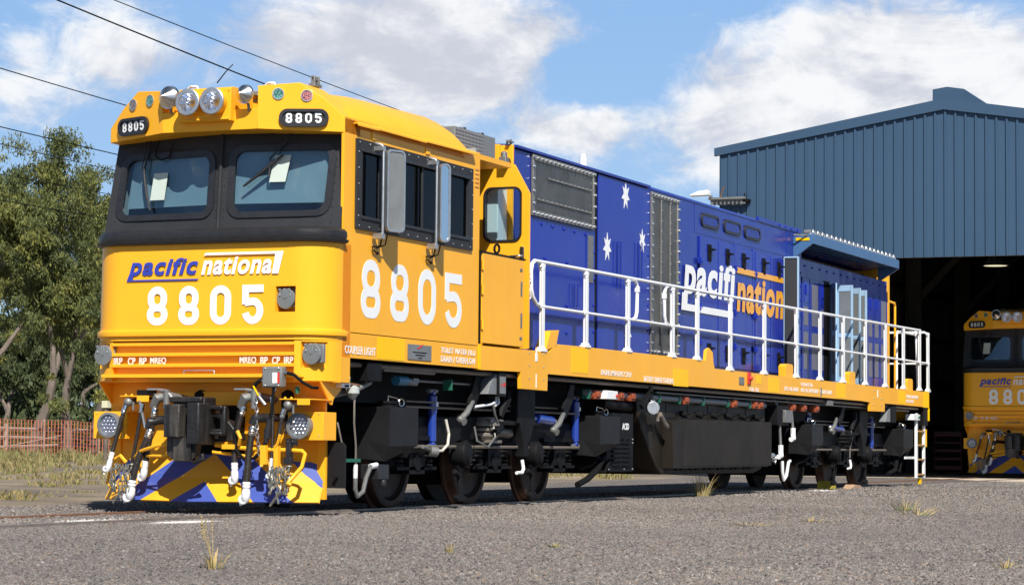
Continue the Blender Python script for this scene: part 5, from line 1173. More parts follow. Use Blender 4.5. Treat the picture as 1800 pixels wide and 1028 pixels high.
stones(sector(8.6,12,7,38,-.62), 7500, .0095, 1, STN); stones(sector(8.6,16,7,38,-.62), 420, .019, 2, STN); stones(sector(12,15,7,38,-.62), 4600, .0105, 3, STN)
stones(sector(15,20,8,37,-.62), 2600, .0125, 4, STN)
stones(sector(20,31,8,37,-.62), 1000, .016, 7, STN)
stones(sector(31,50,6,30,-.62), 260, .028, 10, STN)
stones(sector(14,40,6,40,2.6,-.5), 420, .024, 14, STN)
# rails
def railprof(yc):
    h = .02; return [(yc-.035,h),(yc+.035,h),(yc+.035,h-.03),(yc+.01,h-.05),(yc+.01,h-.12),(yc-.01,h-.12),(yc-.01,h-.05),(yc-.035,h-.03)]
for s, lab in ((-1,'near steel rail of the yard track, rusty and half buried in gravel'),(1,'far steel rail of the yard track behind the wheels')):
    tag(MB().prism(railprof(s*.57),0,-40,70).build('rail', RSH if s < 0 else RST), lab, 'rail')
    o = MB().box((-40,s*.57-.0365,-.06),(70,s*.57-.0352,.008)); 
# sleepers hidden in the stone: only their tops between the rails
# ------------------------------------------------------------------ shed
S = empty('shed', (31,.48,0), label='steel blue ribbed engine shed with a low gable and a tall open doorway', cat='shed')
def spart(o): o.parent = S; o.matrix_parent_inverse = S.matrix_world.inverted() if False else Matrix.Translation((-31,-.48,0)); return o
yc, hw, ze, zr, zs = .48, 4.85, 6.93, 7.70, 4.57
roofz = lambda y: zr - (zr-ze)*abs(y-yc)/hw
def corr(x0, ya, yb, zlo, zhi, sgn=-1):
    y = ya; P = []; p = .2115
    while y < yb-.01:
        for dy, dx in ((0,0),(.145,0),(.155,.034),(.19,.034),(.2,.0)): 
            if y+dy < yb: P.append((y+dy, x0+sgn*dx))
        y += p
    P.append((yb, x0)); v = [(x, y, zlo) for y, x in P] + [(x, y, zhi(y)) for y, x in P]; n = len(P)
    return v, [(i, i+1, n+i+1, n+i) for i in range(n-1)]
m = MB(); m.add(*corr(31.0, yc-hw, yc+hw, zs, roofz)); g_ = m.build('gable_cladding', SHD, None, smooth=0); spart(g_)
sd = g_.modifiers.new('t','SOLIDIFY'); sd.thickness = .002
m = MB().box((31.02,yc-hw,zs+.0),(31.10,yc+hw,zs+.25)).box((31.02,yc+hw-.12,0),(31.2,yc+hw,zs)).box((31.02,yc-hw,0),(31.2,yc-hw+.12,zs)); spart(m.build('door_header', SHI))
spart(MB().prism([(yc-hw-.1,ze-.10),(yc,zr-.10+.01),(yc+hw+.1,ze-.10),(yc+hw+.1,ze+.07),(yc,zr+.14),(yc-hw-.1,ze+.07)],0,30.93,31.03).build('barge_capping', SHD))
spart(MB().prism([(yc-hw-.08,ze-.0),(yc,zr+.02),(yc+hw+.08,ze),(yc+hw+.08,ze+.05),(yc,zr+.10),(yc-hw-.08,ze+.05)],0,31.03,82).build('roof', SHD))
spart(MB().prism([(yc-.36,zr-.10),(yc-.36,zr+.36),(yc-.02,zr+.42),(yc+.02,zr+.42),(yc+.30,zr+.38),(yc+.30,zr-.10)],0,31.25,80).build('ridge_vent', SHD, smooth=0))
m = MB()
for s in (1,-1):
    P = []; x = 31.0
    while x < 82:
        P += [(x,0),(x+.15,0),(x+.16,.03),(x+.2,.03)]; x += .2115
    yy = yc+s*hw; n = len(P); m.add([(px, yy+s*d, 0) for px, d in P]+[(px, yy+s*d, ze+.05) for px, d in P], [(i,i+1,n+i+1,n+i) for i in range(n-1)])
w_ = m.build('side_cladding', SHD, smooth=0); spart(w_)
m = MB()                                    # inside face of the walls, girts, columns and knee braces
for s in (1,-1): m.add(*[( [(px, yc+s*(hw-.06)-s*d, 0) for px, d in P]+[(px, yc+s*(hw-.06)-s*d, ze) for px, d in P]), [(i,i+1,n+i+1,n+i) for i in range(n-1)]])
spart(m.build('wall_lining', SHI, smooth=0)); spart(MB().box((81.6,yc-hw,0),(81.9,yc+hw,zr)).build('end_wall', SHI))
m = MB()
for s in (1,-1):
    for z in (1.2,2.45,3.7,4.95): m.box((31.3,yc+s*(hw-.12),z),(81,yc+s*(hw-.32),z+.10)).box((31.3,yc+s*(hw-.30),z-.05),(81,yc+s*(hw-.32),z+.1))
spart(m.build('girt', SHI))
for x in (34.5,40.5,46.5,52.5,58.5):
    m = MB()
    for s in (1,-1):
        m.box((x-.12,yc+s*(hw-.32),0),(x+.12,yc+s*(hw-.75),ze)); m.prism([(yc+s*(hw-.7),4.6),(yc+s*(hw-.7),4.85),(yc+s*(hw-2.6),6.9),(yc+s*(hw-2.6),6.6)],0,x-.06,x+.06)
    m.prism([(yc-hw,ze-.35),(yc,zr-.35),(yc+hw,ze-.35),(yc+hw,ze-.02),(yc,zr-.02),(yc-hw,ze-.02)],0,x-.1,x+.1)
    spart(m.build('portal_frame', SHI))
q = MB()
for x, y in ((32.9,5.0),(38,4.9),(42.5,4.9),(46.,4.9)): q.cyl((x,y,0),(x,y,4.9),.03,8)
spart(q.build('downpipe', STL))
tag(MB().prism([(36,3.0),(31.2,3.0),(31.2,-1.0)],2,-.01,.004) and MB().add([(33.6,5.3,.006),(33.4,1.5,.006),(30.0,-.6,.006),(24.9,-2.5,.006),(19,-6,.006),(17,-9,.006),(24,-30,.006),(82,-30,.006),(82,5.3,.006)],[(0,1,2,3,4,5,6,7,8)]).build('concrete_apron', CON), kind='structure')
for yy, x0 in ((-2.9,25.6),(1.9,33.6)): tag(MB().add([(x0,yy,.010),(50,yy,.010),(50,yy+.10,.010),(x0+.2,yy+.10,.010)],[(0,1,2,3)]).build('floor_line', YEL2), kind='structure')
for s in (-1,1): pass
# things in and on the shed
lp = empty('hanging_lamp', (40,1.27,5.05), label='lit round high bay lamp hanging in the dark shed above the parked locomotive', cat='lamp')
m = MB().lathe([(0,.30),(.02,.30),(.25,.12),(.32,.08),(.5,.05)],(0,0,0),(0,0,1),24,False).build('lamp_shade', STL, lp)
em, t_, b_ = nt('lamp_glow'); b_.inputs['Emission Color'].default_value = (1,.93,.62,1); b_.inputs['Emission Strength'].default_value = .6
MB().lathe([(0,0),(0,.27),(.02,.28),(.02,0)],(0,0,0),(0,0,1),24).build('lamp_bulb', em, lp); MB().cyl((0,0,.5),(0,0,2.3),.012,6).build('lamp_cord', CAV, lp)
fl = empty('floodlight', (30.9,5.50,5.98), label='white floodlight on a bracket at the left corner of the shed wall', cat='light')
m = MB().prism([(-.45,0),(-.47,.03),(-.25,.16),(.0,.20),(.05,.16),(.05,.0)],0,-.15,.15); m = MB().prism([(.0,0),(.42,-.01),(.40,.02),(.22,.09),(.02,.11),(.0,.08)],0,-.18,.02).build('lamp_housing', WHT, fl, .01)
MB().box((-.1,-.06,-.08),(-.04,0,.0)).box((-.1,-.80,-.10),(-.02,.02,-.05)).box((-.06,-.80,-.2),(-.02,-.02,-.1)).build('bracket', STL, fl, .004)
q = MB()
for k in range(7): q.cyl((-.07,-.12-.09*k,-.22),(-.07,-.12-.09*k,-.12),.022,7)
q.build('insulator', RUB, fl); MB().tube([(-.07,-.25,-.05),(-.07,-.28,.08),(-.07,-.33,.18)],.014,6).build('cable_end', RST, fl)
bk = empty('wall_bracket', (30.95,4.70,5.85), label='small black bracket fixed to the blue ribbed shed wall', cat='bracket'); MB().box((-.12,-.08,-.03),(.02,.06,.03)).tube([(-.05,0,.0),(-.06,.04,.12),(-.02,.05,.16)],.015,6).build('bracket_arm', CAV, bk, .004)
tr = empty('tool_trolley', (41,2.6,0), label='red tool trolley standing in the shade left of the shed locomotive', cat='trolley')
MB().box((-.3,-.35,.12),(.3,.35,1.05)).build('cabinet', mat('dull_red',(.16,.02,.015),.5), tr, .02); MB().tube([(-.3,-.3,1.0),(-.42,-.3,1.05),(-.42,.3,1.05),(-.3,.3,1.0)],.015,6).build('push_bar', STL, tr)
q = MB()
for z in (.3,.5,.7,.88): q.box((-.31,-.32,z-.07),(-.305,.32,z+.07))
q.build('drawer', CAV, tr)
for a,b in ((-.25,-.28),(.25,-.28),(-.25,.28),(.25,.28)): MB().cyl((a,b-.02,.06),(a,b+.02,.06),.06,12).build('wheel', RUB, tr)
dr = empty('air_compressor', (38.5,3.9,0), label='blue compressor on a stand near the shed wall', cat='compressor')
MB().lathe([(0,.1),(.06,.3),(.9,.3),(.96,.1)],(-.1,-.5,1.3),(0,1,0),20).build('tank', BLUD, dr); MB().box((-.35,-.45,0),(-.28,-.38,1.05)).box((.1,-.45,0),(.17,-.38,1.05)).box((-.35,.3,0),(-.28,.37,1.05)).box((.1,.3,0),(.17,.37,1.05)).box((-.4,-.5,.98),(.25,.45,1.05)).build('stand', CAV, dr)
# wheel chock and offcuts
ckm = mat('dirty_yellow', (.45,.36,.03), .7, 0, 0, .3, 8)
tag(MB().prism([(18.0,.012),(18.24,.012),(18.24,.055),(18.12,.13),(18.02,.13)],1,-.85,-.62).build('wheel_chock', ckm, None, .006), 'dirty yellow wedge chock beside a rear wheel on the near rail', 'chock').location = (-.55,0,0)
tag(MB().prism([(18.2,.0),(18.9,.0),(18.8,.05),(18.4,.07)],1,-.95,-.80).build('timber_offcut', WOO, None, .01), 'brown timber offcut lying by the rearmost wheels', 'timber')

# ------------------------------------------------------------------ vegetation
def leafmat(name, a, b_):
    m, t, b = nt(name)
    at = node(t, 'ShaderNodeAttribute', attribute_name='tint'); 
    c = mixc(t, at.outputs['Fac'], a, b_)
    t.links.new(c, b.inputs['Base Color']); b.inputs['Roughness'].default_value = .6; b.inputs['Specular IOR Level'].default_value = .25
    tl = node(t, 'ShaderNodeBsdfTranslucent'); t.links.new(c, tl.inputs[0]); mx = node(t, 'ShaderNodeMixShader'); mx.inputs[0].default_value = .28
    t.links.new(b.outputs[0], mx.inputs[1]); t.links.new(tl.outputs[0], mx.inputs[2]); t.links.new(mx.outputs[0], t.nodes['Material Output'].inputs[0])
    return m
LF1 = leafmat('gum_leaves', (.085,.11,.042), (.33,.31,.07)); LF2 = leafmat('dark_gum_leaves', (.07,.095,.042), (.17,.18,.07))
GRS = leafmat('dry_grass', (.36,.28,.13), (.15,.20,.05))
def leafmesh(name, cen, rad, n, ln, wd, m, par, seed, yl=.3, droop=.75):
    r = np.random.default_rng(seed); k = len(cen); cen = np.array(cen); rad = np.array(rad)
    w = rad**2; ci = r.choice(k, n, p=w/w.sum())
    d = r.normal(size=(n,3)); d /= np.linalg.norm(d,axis=1)[:,None]; rr_ = r.random(n)**.45
    p = cen[ci] + d*(rad[ci]*rr_)[:,None]*np.array([1,1,.75])
    ax = r.normal(size=(n,3))*.6; ax[:,2] -= droop*1.4; ax /= np.linalg.norm(ax,axis=1)[:,None]
    s = np.cross(ax, r.normal(size=(n,3))); s /= np.linalg.norm(s,axis=1)[:,None]
    L_ = (ln*(.6+.8*r.random(n)))[:,None]; W_ = (wd*(.7+.6*r.random(n)))[:,None]
    v = np.stack([p - ax*L_/2, p + s*W_/2, p + ax*L_/2, p - s*W_/2], 1).reshape(-1,3)
    me = bpy.data.meshes.new(name); me.vertices.add(4*n); me.vertices.foreach_set('co', v.ravel()); me.loops.add(4*n); me.polygons.add(n)
    me.loops.foreach_set('vertex_index', np.arange(4*n)); me.polygons.foreach_set('loop_start', np.arange(0,4*n,4)); me.polygons.foreach_set('loop_total', np.full(n,4)); me.update(calc_edges=True)
    a = me.attributes.new('tint','FLOAT','FACE'); ct = r.random(k)**1.6*yl*1.6; a.data.foreach_set('value', np.clip(ct[ci] + r.normal(0,.12,n) + (r.random(n)<.05)*.5, 0, 1))
    return link(name, me, m, par, 0, 0)
def gum(x, y, h, cr, lab, seed, n=9000, m=LF1, lean=0, group=None, trunkr=.16, crown0=.35, ll=.26):
    r = random.Random(seed); z0 = gz(x,y)
    T = empty('gum_tree', (x,y,z0), label=lab, cat='tree')
    T['group'] = 'gum trees beyond the fence'
    tips = []; mb = MB(); segs = []
    def limb(p, d, ln, rad, lev):
        pts = [p]; q = p.copy(); dd = d.copy(); ns = 5
        for i in range(ns):
            dd = (dd + Vector((r.uniform(-.28,.28), r.uniform(-.28,.28), r.uniform(-.05,.2)))).normalized(); q = q + dd*ln/ns; pts.append(q.copy())
            if lev < 3 and i >= (2 if lev == 0 else 1) and r.random() < .85:
                a = r.uniform(0, 2*PI); sp = r.uniform(.5,1.0); limb(q.copy(), (dd + Vector((math.cos(a), math.sin(a), r.uniform(-.1,.5)))*sp).normalized(), ln*r.uniform(.45,.7), rad*.55*(1-i/ns*.3), lev+1)
            if lev >= 2: tips.append(q.copy())
        segs.append((pts, [rad*(1-.75*i/ns) for i in range(ns+1)], 7 if lev < 2 else 4)); tips.append(q.copy())
    limb(Vector((0,0,-.1)), Vector((lean,0,1)).normalized(), h*.62, trunkr, 0)
    mz = max(t.z for t in tips); mr_ = sorted(math.hypot(t.x,t.y) for t in tips)[int(len(tips)*.9)]
    kz = h*.93/mz; kr = cr*.85/max(.1,mr_)
    fx = lambda p: Vector((p.x*(1+(kr-1)*min(1,p.z/mz*1.6)), p.y*(1+(kr-1)*min(1,p.z/mz*1.6)), p.z*kz))
    for P_, R__, n__ in segs: mb.tube([fx(p) for p in P_], R__, n__)
    tips = [fx(t) for t in tips]
    C_ = []; R_ = []
    for t in tips:
        if t.z > h*crown0*.8: C_.append(tuple(t)); R_.append(r.uniform(.024,.056)*h)
    # extra clumps fill an uneven outline
    for k in range(int(34)):
        a = r.uniform(0,2*PI); zz = r.uniform(crown0, 1.0)*h; pr_ = cr*(1-((zz/h-.62)/.5)**2*.75)*r.uniform(.3,1.05)
        C_.append((math.cos(a)*pr_, math.sin(a)*pr_, zz*.96)); R_.append(r.uniform(.02,.052)*h)
    mb.build('trunk', BRK, T); leafmesh('crown', C_, R_, n, ll, ll*.26, m, T, seed)
    return T
def at(az, D): a = math.radians(az); return CAM.x + D*math.cos(a), CAM.y + D*math.sin(a)
trees = [ (34.05,74,10.3,1.75,'tallest gum tree left of the locomotive, with a light yellow green top',LF1,21000,.35,.20),
 (32.65,80,9.9,1.4,'slimmer gum tree with an open crown just left of the locomotive nose',LF1,13000,.3,.16),
 (35.0,66,7.9,1.7,'broad gum tree cut by the left edge of the picture',LF1,15000,.32,.18),
 (33.2,66,6.2,2.0,'lower bushy gum tree with yellow patches in front of the tall ones',LF1,15000,.22,.15),
 (34.6,92,5.8,3.0,'dark gum tree low in the background behind the fence at far left',LF2,12000,.12,.18),
 (32.9,96,6.2,3.0,'dark gum tree low in the background beside the locomotive',LF2,12000,.12,.18),
 (33.8,104,5.2,3.4,'hazy far gum tree between the tall trunks',LF2,11000,.1,.16),
 (31.8,90,7.5,2.4,'gum tree mostly hidden behind the locomotive nose',LF2,9000,.2,.16),
 (37.5,70,9,2.2,'gum tree standing outside the left edge',LF1,8000,.3,.18)]
for i, (az, D, h, cr, lab, m_, n_, c0, tr_) in enumerate(trees):
    x, y = at(az, D); gum(x, y, h, cr, lab, 30+i, int(n_*(2.3 if D < 85 else 1.7)), m_, crown0=c0, trunkr=tr_, ll=.15 if D < 85 else .24)
# far scrub closing the view between the trunks
C_ = []; R_ = []; r = random.Random(5)
for k in range(300):
    x, y = at(r.uniform(26,41), r.uniform(92,130)); z = r.uniform(.2,1)**1.1*5.6; C_.append((x,y,z)); R_.append(r.uniform(.7,1.5))
for k in range(130):
    x, y = at(25+16*k/130, r.uniform(88,96)); C_.append((x,y,r.uniform(.2,1.0))); R_.append(r.uniform(.8,1.2))
o = leafmesh('distant_scrub', C_, R_, 125000, .36, .12, LF2, None, 77, .2); tag(o, 'dark mass of scrub far behind the gum trees', 'scrub', kind='stuff')
# bare trunks seen between fence and crowns
# dry grass along the fence and on the dirt
def grass(name, regions, m, seed, lab):
    r = np.random.default_rng(seed); P = []; H = []
    for (az0, az1, d0, d1, n, h, clump) in regions:
        k = max(1, n//clump); A = r.uniform(az0,az1,k); D = r.uniform(d0,d1,k)
        cx = CAM.x + D*np.cos(np.radians(A)); cy = CAM.y + D*np.sin(np.radians(A)); hh = h*(.35+.9*r.random(k)**2)
        px = np.repeat(cx, clump) + r.normal(0,.13,k*clump); py = np.repeat(cy, clump) + r.normal(0,.13,k*clump)
        P.append(np.stack([px,py],1)); H.append(np.repeat(hh,clump)*(.5+.7*r.random(k*clump)))
    P = np.concatenate(P); H = np.concatenate(H); n = len(P)
    z = np.array([gz(a,b) for a,b in P]); base = np.column_stack([P, z-.01])
    lean = r.normal(0,.45,(n,2))*H[:,None]; tip = base + np.column_stack([lean, H])
    mid = base*.5+tip*.5; mid[:,2] += H*.12
    s = r.normal(size=(n,3)); s[:,2] = 0; s /= np.linalg.norm(s,axis=1)[:,None]; w = (.006+.010*r.random(n))[:,None]
    v = np.stack([base-s*w, base+s*w, mid+s*w*.8, mid-s*w*.8, tip], 1).reshape(-1,3); o5 = np.arange(n)*5
    f4 = np.stack([o5,o5+1,o5+2,o5+3],1); f3 = np.stack([o5+3,o5+2,o5+4],1)
    me = bpy.data.meshes.new(name); me.from_pydata(v.tolist(), [], f4.tolist()+f3.tolist())
    a = me.attributes.new('tint','FLOAT','FACE'); tt = np.clip(r.normal(.25,.3,n),0,1); a.data.foreach_set('value', np.concatenate([tt,tt]))
    return tag(link(name, me, m, None, 0, 0), lab, 'grass', kind='stuff')
grass('dry_grass', [(31,37,52,62,7500,.26,24),(31,37,40,52,4000,.17,40),(31,37,25,40,2600,.09,50),(20,31,45,75,6000,.3,20)], GRS, 3, 'dry yellow grass on the dirt before the orange mesh fence')
def tuft(x, y, n, h, spread, lab, seed, tall=0, m=STR, green=.2):
    r = random.Random(seed); T = empty('weed', (x,y,0), label=lab, cat='weed', group='weeds growing through the gravel')
    def blades(k, h, mt, nm, wd=.003):
        q = MB()
        for i in range(k):
            a = r.uniform(0,2*PI); b = r.uniform(0,spread*.5); hh = h*r.uniform(.35,1); ln = r.uniform(.1,.8)*spread
            p0 = Vector((math.cos(a)*b, math.sin(a)*b, 0)); p1 = p0+Vector((math.cos(a)*ln*.4, math.sin(a)*ln*.4, hh*.6)); p2 = p0+Vector((math.cos(a)*ln, math.sin(a)*ln, hh))
            s = Vector((-math.sin(a+.6), math.cos(a+.6), 0))*wd
            q.add([p0-s,p0+s,p1+s*.8,p1-s*.8,p2],[(0,1,2,3),(3,2,4)])
        q.build(nm, mt, T, smooth=0)
    blades(n, h, STR, 'dry_blades'); blades(int(n*green), h*.6, mat('weed_green_%d'%seed,(.12,.20,.04),.6), 'green_blades')
    if tall:
        q = MB()
        for i in range(tall):
            a = r.uniform(0,2*PI); hh = r.uniform(.6,1)*h*2.6; q.tube([(0,0,0),(math.cos(a)*.03,math.sin(a)*.03,hh*.5),(math.cos(a)*.07,math.sin(a)*.07,hh)],[.0022,.0016,.001],4)
            for j in range(4): q.ball((math.cos(a)*.06,math.sin(a)*.06,hh*(.75+.06*j)),.005,4)
        q.build('stem', STR, T)
    return T
tuft(-7.75,-4.65,40,.11,.10,'dry weed with tall thin stalks in the left foreground gravel',1,5)
tuft(10.9,-.95,70,.34,.26,'brown leggy weed standing beside the fuel tank',2,4)
tuft(5.7,-4.8,34,.17,.22,'green and yellow tuft in the gravel at right',3,1,green=.8)
tuft(4.2,-5.3,40,.10,.30,'flat straw tuft in front of the green tuft at right',4)
tuft(-5.5,-8.05,26,.07,.10,'short dry tuft near the lower right corner',5)
tuft(-4.4,-5.1,22,.03,.06,'tiny green sprig in the middle foreground gravel',6,green=2)
tuft(-5.5,-4.9,22,.07,.05,'small reddish sprig left of the green sprig',7)
tuft(.2,-4.9,40,.04,.35,'flattened straw lying on the gravel left of the rear bogie',8)
tuft(1.6,-5.0,40,.05,.4,'longest flattened straw stalks on the right gravel',9)
# ------------------------------------------------------------------ fence of orange safety mesh
F = empty('mesh_fence', (28,24,0), label='orange plastic safety mesh fence along the edge of the dirt', cat='fence')
pA = Vector((*at(36.5,60),0)); pB = Vector((*at(27,76),0)); dv = (pB-pA); Ln = dv.length; dv.normalize()
FM = Matrix.Translation((-28,-24,0))
m = MB(); nv = int(Ln/.14)
for k in range(nv):
    p = pA+dv*(k*.14); z = gz(p.x,p.y); sag = .03*math.sin(k*.21); m.box((p.x-.004,p.y-.007,z+.02),(p.x+.004,p.y+.007,z+1.0+sag))
for j in range(11):
    pts = []
    for k in range(0,nv,6): p = pA+dv*(k*.14); pts.append((p.x,p.y,gz(p.x,p.y)+.05+j*.095+.03*math.sin(k*.21)))
    m.tube(pts, .0042, 4)
o = m.build('safety_mesh', OMS, F, smooth=0); o.matrix_parent_inverse = FM
m = MB()
for k in range(0,nv,17): p = pA+dv*(k*.14); z = gz(p.x,p.y); m.cyl((p.x+.04,p.y+.05,z-.1),(p.x+.04,p.y+.05,z+1.06),.03,7)
o = m.build('fence_post', TIM, F); o.matrix_parent_inverse = FM
F2 = empty('rail_fence', (30,27,0), label='old fence of pale timber rails behind the orange mesh', cat='fence')
m = MB(); off = Vector((1.2,2.2,0))
for z in (.25,.5,.72,.95): m.tube([tuple(pA+off+dv*s_+Vector((0,0,z+.03*math.sin(s_*1.3+z*9)))) for s_ in np.arange(0,Ln,2.5)], .045, 6)
o = m.build('fence_rail', TIM, F2); o.matrix_parent_inverse = Matrix.Translation((-30,-27,0))
m = MB()
for s_ in np.arange(0,Ln,2.5): p = pA+off+dv*s_; m.cyl((p.x,p.y,-.1),(p.x,p.y,1.1),.07,7)
m.tube([tuple(pA+off+dv*2+Vector((0,0,.1))), tuple(pA+off+dv*9+Vector((0,-.3,1.05)))],.02,5)
o = m.build('fence_post', TIM, F2); o.matrix_parent_inverse = Matrix.Translation((-30,-27,0))
x, y = at(32.35,50); mp = empty('marker_post', (x,y,0), label='dark marker post with a pale yellow cap by the headlight on the left', cat='post'); MB().cyl((0,0,0),(0,0,1.32),.045,8).build('post', BRK, mp); MB().box((-.07,-.07,1.32),(.07,.07,1.46)).build('cap', mat('pale_cap',(.62,.60,.40),.6), mp)
# ------------------------------------------------------------------ overhead wires
WR = [((11.29,9.01,7),(19.55,10.11,7),.012,'thickest overhead wire meeting the locomotive roof at its horns'),((11.58,8.23,7),(21.9,9.18,7),.0075,'overhead wire reaching furthest right over the cab roof'),
 ((14.24,12.03,6.6),(18.81,12.41,6.6),.009,'overhead wire ending at the left edge of the visor'),((15.2,12.67,5.8),(19.16,12.89,5.8),.009,'overhead wire across the tallest tree crown'),
 ((15.09,12.59,5.5),(19.07,12.88,5.5),.006,'overhead wire just below the one crossing the tallest crown'),((15.09,12.57,5.0),(18.48,12.59,5.0),.006,'overhead wire across the middle of the trees'),((15.36,12.75,4.6),(18.7,12.81,4.6),.007,'lowest overhead wire across the trees')]
for a, b, r_, lab in WR:
    a = Vector(a); b = Vector(b); d = (b-a)/(b-a).length; p0 = a-d*22; p1 = b+d*24; Lw = (p1-p0).length; la = (a-p0).length; lb = (b-p0).length
    sag = lambda s: -.35*4*(s/Lw)*(1-s/Lw); sa, sb_2 = sag(la), sag(lb)
    P_ = []
    for k in range(33):
        s = Lw*k/32; base_ = sa + (sb_2-sa)*(s-la)/(lb-la); P_.append(p0 + d*s + Vector((0,0,sag(s)-base_)))
    tag(MB().tube(P_, r_, 6).build('overhead_wire', CAV), lab, 'wire', 'overhead wires above the yard')
# ------------------------------------------------------------------ light and sky
SUN = Vector((-1.4,-1.0,1.8)).normalized()
ld = bpy.data.lights.new('sun','SUN'); ld.energy = 4.8; ld.angle = math.radians(.5); ld.color = (1,.955,.89)
so = bpy.data.objects.new('sun', ld); COL.objects.link(so); so.rotation_euler = SUN.to_track_quat('Z','Y').to_euler()
w = bpy.data.worlds.new('World'); scene.world = w; w.use_nodes = True; t = w.node_tree; bg = t.nodes['Background']
sky = node(t, 'ShaderNodeTexSky', sky_type='NISHITA'); sky.sun_disc = False; sky.sun_elevation = math.asin(SUN.z); sky.sun_rotation = math.atan2(SUN.x, SUN.y); sky.air_density = 1.0; sky.dust_density = .4; sky.ozone_density = 2
tc = node(t, 'ShaderNodeTexCoord'); D_ = tc.outputs['Generated']
def wm(op, a, b=None, c=None):
    n = node(t, 'ShaderNodeMath', operation=op)
    for i, v in enumerate((a,b,c)):
        if v is None: continue
        if isinstance(v, (int,float)): n.inputs[i].default_value = v
        else: t.links.new(v, n.inputs[i])
    return n.outputs[0]
def dirnoise(scale, off, detail=7, rough=.56, zs=1.9, dist=.4):
    mp = node(t, 'ShaderNodeMapping'); mp.inputs['Scale'].default_value = (1,1,zs); mp.inputs['Location'].default_value = off; t.links.new(D_, mp.inputs[0])
    return noise(t, scale, detail, rough, mp.outputs[0], dist)
n_ = dirnoise(9, (.3,.1,.2), 9, .62, 1.9, .6); fine = dirnoise(34, (.7,.4,.1), 8, .66, 1.6, .8)
blobs = [((.8677,.468,.1675),.03,.55),((.9223,.364,.150),.02,-.5),((.9260,.345,.1525),.018,-.6),((.9350,.3300,.120),.03,-.35),((.9300,.3550,.1330),.022,.5),((.9514,.2634,.1597),.045,1.0),((.9627,.2191,.159),.04,.9),((.9421,.309,.1301),.04,.85),((.9717,.1979,.129),.045,.9),((.9223,.364,.130),.022,.6),((.9043,.3949,.162),.035,.8),((.8836,.4369,.1682),.045,.75),((.8968,.4171,.1479),.035,.75),((.8234,.543,.1647),.03,.45),((.8471,.5091,.1525),.03,.4),((.9312,.3227,.1693),.012,-.7),((.8188,.5557,.1438),.03,.35)]
acc = None
for c_, rad, wt in blobs:
    sb_3 = node(t, 'ShaderNodeVectorMath', operation='SUBTRACT'); t.links.new(D_, sb_3.inputs[0]); sb_3.inputs[1].default_value = c_
    mp = node(t, 'ShaderNodeMapping'); mp.inputs['Scale'].default_value = (1,1,1.7); t.links.new(sb_3.outputs[0], mp.inputs[0])
    ln = node(t, 'ShaderNodeVectorMath', operation='LENGTH'); t.links.new(mp.outputs[0], ln.inputs[0])
    g = wm('MULTIPLY', ln.outputs['Value'], 1/rad); g = wm('MULTIPLY', g, g); g = wm('MULTIPLY', g, -1.0); g = wm('EXPONENT', g); g = wm('MULTIPLY', g, wt)
    acc = g if acc is None else wm('ADD', acc, g)
dens = wm('ADD', wm('ADD', wm('MULTIPLY', wm('SUBTRACT', n_, .54), 2.3), wm('MULTIPLY', wm('SUBTRACT', fine, .5), 1.3)), wm('MULTIPLY', acc, .95))
mk = node(t, 'ShaderNodeMapRange'); mk.interpolation_type = 'SMOOTHSTEP'; t.links.new(dens, mk.inputs[0]); mk.inputs[1].default_value = .0; mk.inputs[2].default_value = .72
sh = dirnoise(9, (.307,.105,.222), 9, .62, 1.9, .6); fs = dirnoise(34, (.703,.402,.115), 8, .66, 1.6, .8); lg = dirnoise(16, (.1,.9,.4), 3, .5); sh2 = wm('ADD', wm('ADD', wm('MULTIPLY', wm('SUBTRACT', n_, sh), 3.2), wm('MULTIPLY', wm('SUBTRACT', fine, fs), 1.0)), wm('ADD', wm('MULTIPLY', wm('SUBTRACT', lg, .5), 2.2), .12))
sr = node(t, 'ShaderNodeMapRange'); sr.interpolation_type = 'SMOOTHSTEP'; t.links.new(sh2, sr.inputs[0]); sr.inputs[1].default_value = -.45; sr.inputs[2].default_value = .55
cloud = mixc(t, sr.outputs[0], (8.2,8.6,9.8), (12.6,12.8,13.1))
sz_ = node(t, 'ShaderNodeSeparateXYZ'); t.links.new(D_, sz_.inputs[0]); lo = node(t, 'ShaderNodeMapRange'); t.links.new(sz_.outputs[2], lo.inputs[0]); lo.inputs[1].default_value = .5; lo.inputs[2].default_value = .2; lo.inputs[3].default_value = 0; lo.inputs[4].default_value = .7
sk = mixc(t, lo.outputs[0], sky.outputs[0], mixc(t, ramp(t, sz_.outputs[2], .0, .3), (6.2,9.6,14.2), (3.2,6.6,13.0)))
t.links.new(mixc(t, mk.outputs[0], sk, cloud), bg.inputs[0]); bg.inputs[1].default_value = .052
scene.view_settings.view_transform = 'Standard'; scene.view_settings.look = 'None'; scene.view_settings.gamma = 1; scene.view_settings.exposure = .52
# ------------------------------------------------------------------ camera
cd = bpy.data.cameras.new('camera'); cam = bpy.data.objects.new('camera', cd); COL.objects.link(cam); scene.camera = cam
cd.sensor_fit = 'HORIZONTAL'; cd.sensor_width = 36; cd.lens = 85.0; cd.clip_end = 5000; cd.clip_start = .1
R = np.array([[0.38796126,0.06188339,0.91959584],[-0.92163289,0.01643262,0.38771483],[0.00888174,-0.9979481,0.06340899]])
M = Matrix(((R[0,0],-R[0,1],-R[0,2]),(R[1,0],-R[1,1],-R[1,2]),(R[2,0],-R[2,1],-R[2,2]))).to_4x4(); M.translation = CAM; cam.matrix_world = M
scene.cycles.max_bounces = 8; scene.cycles.transparent_max_bounces = 12
for o_ in scene.objects:
    if o_.type == 'EMPTY' and o_.parent is None and 'label' not in o_: print('nolabel', o_.name)

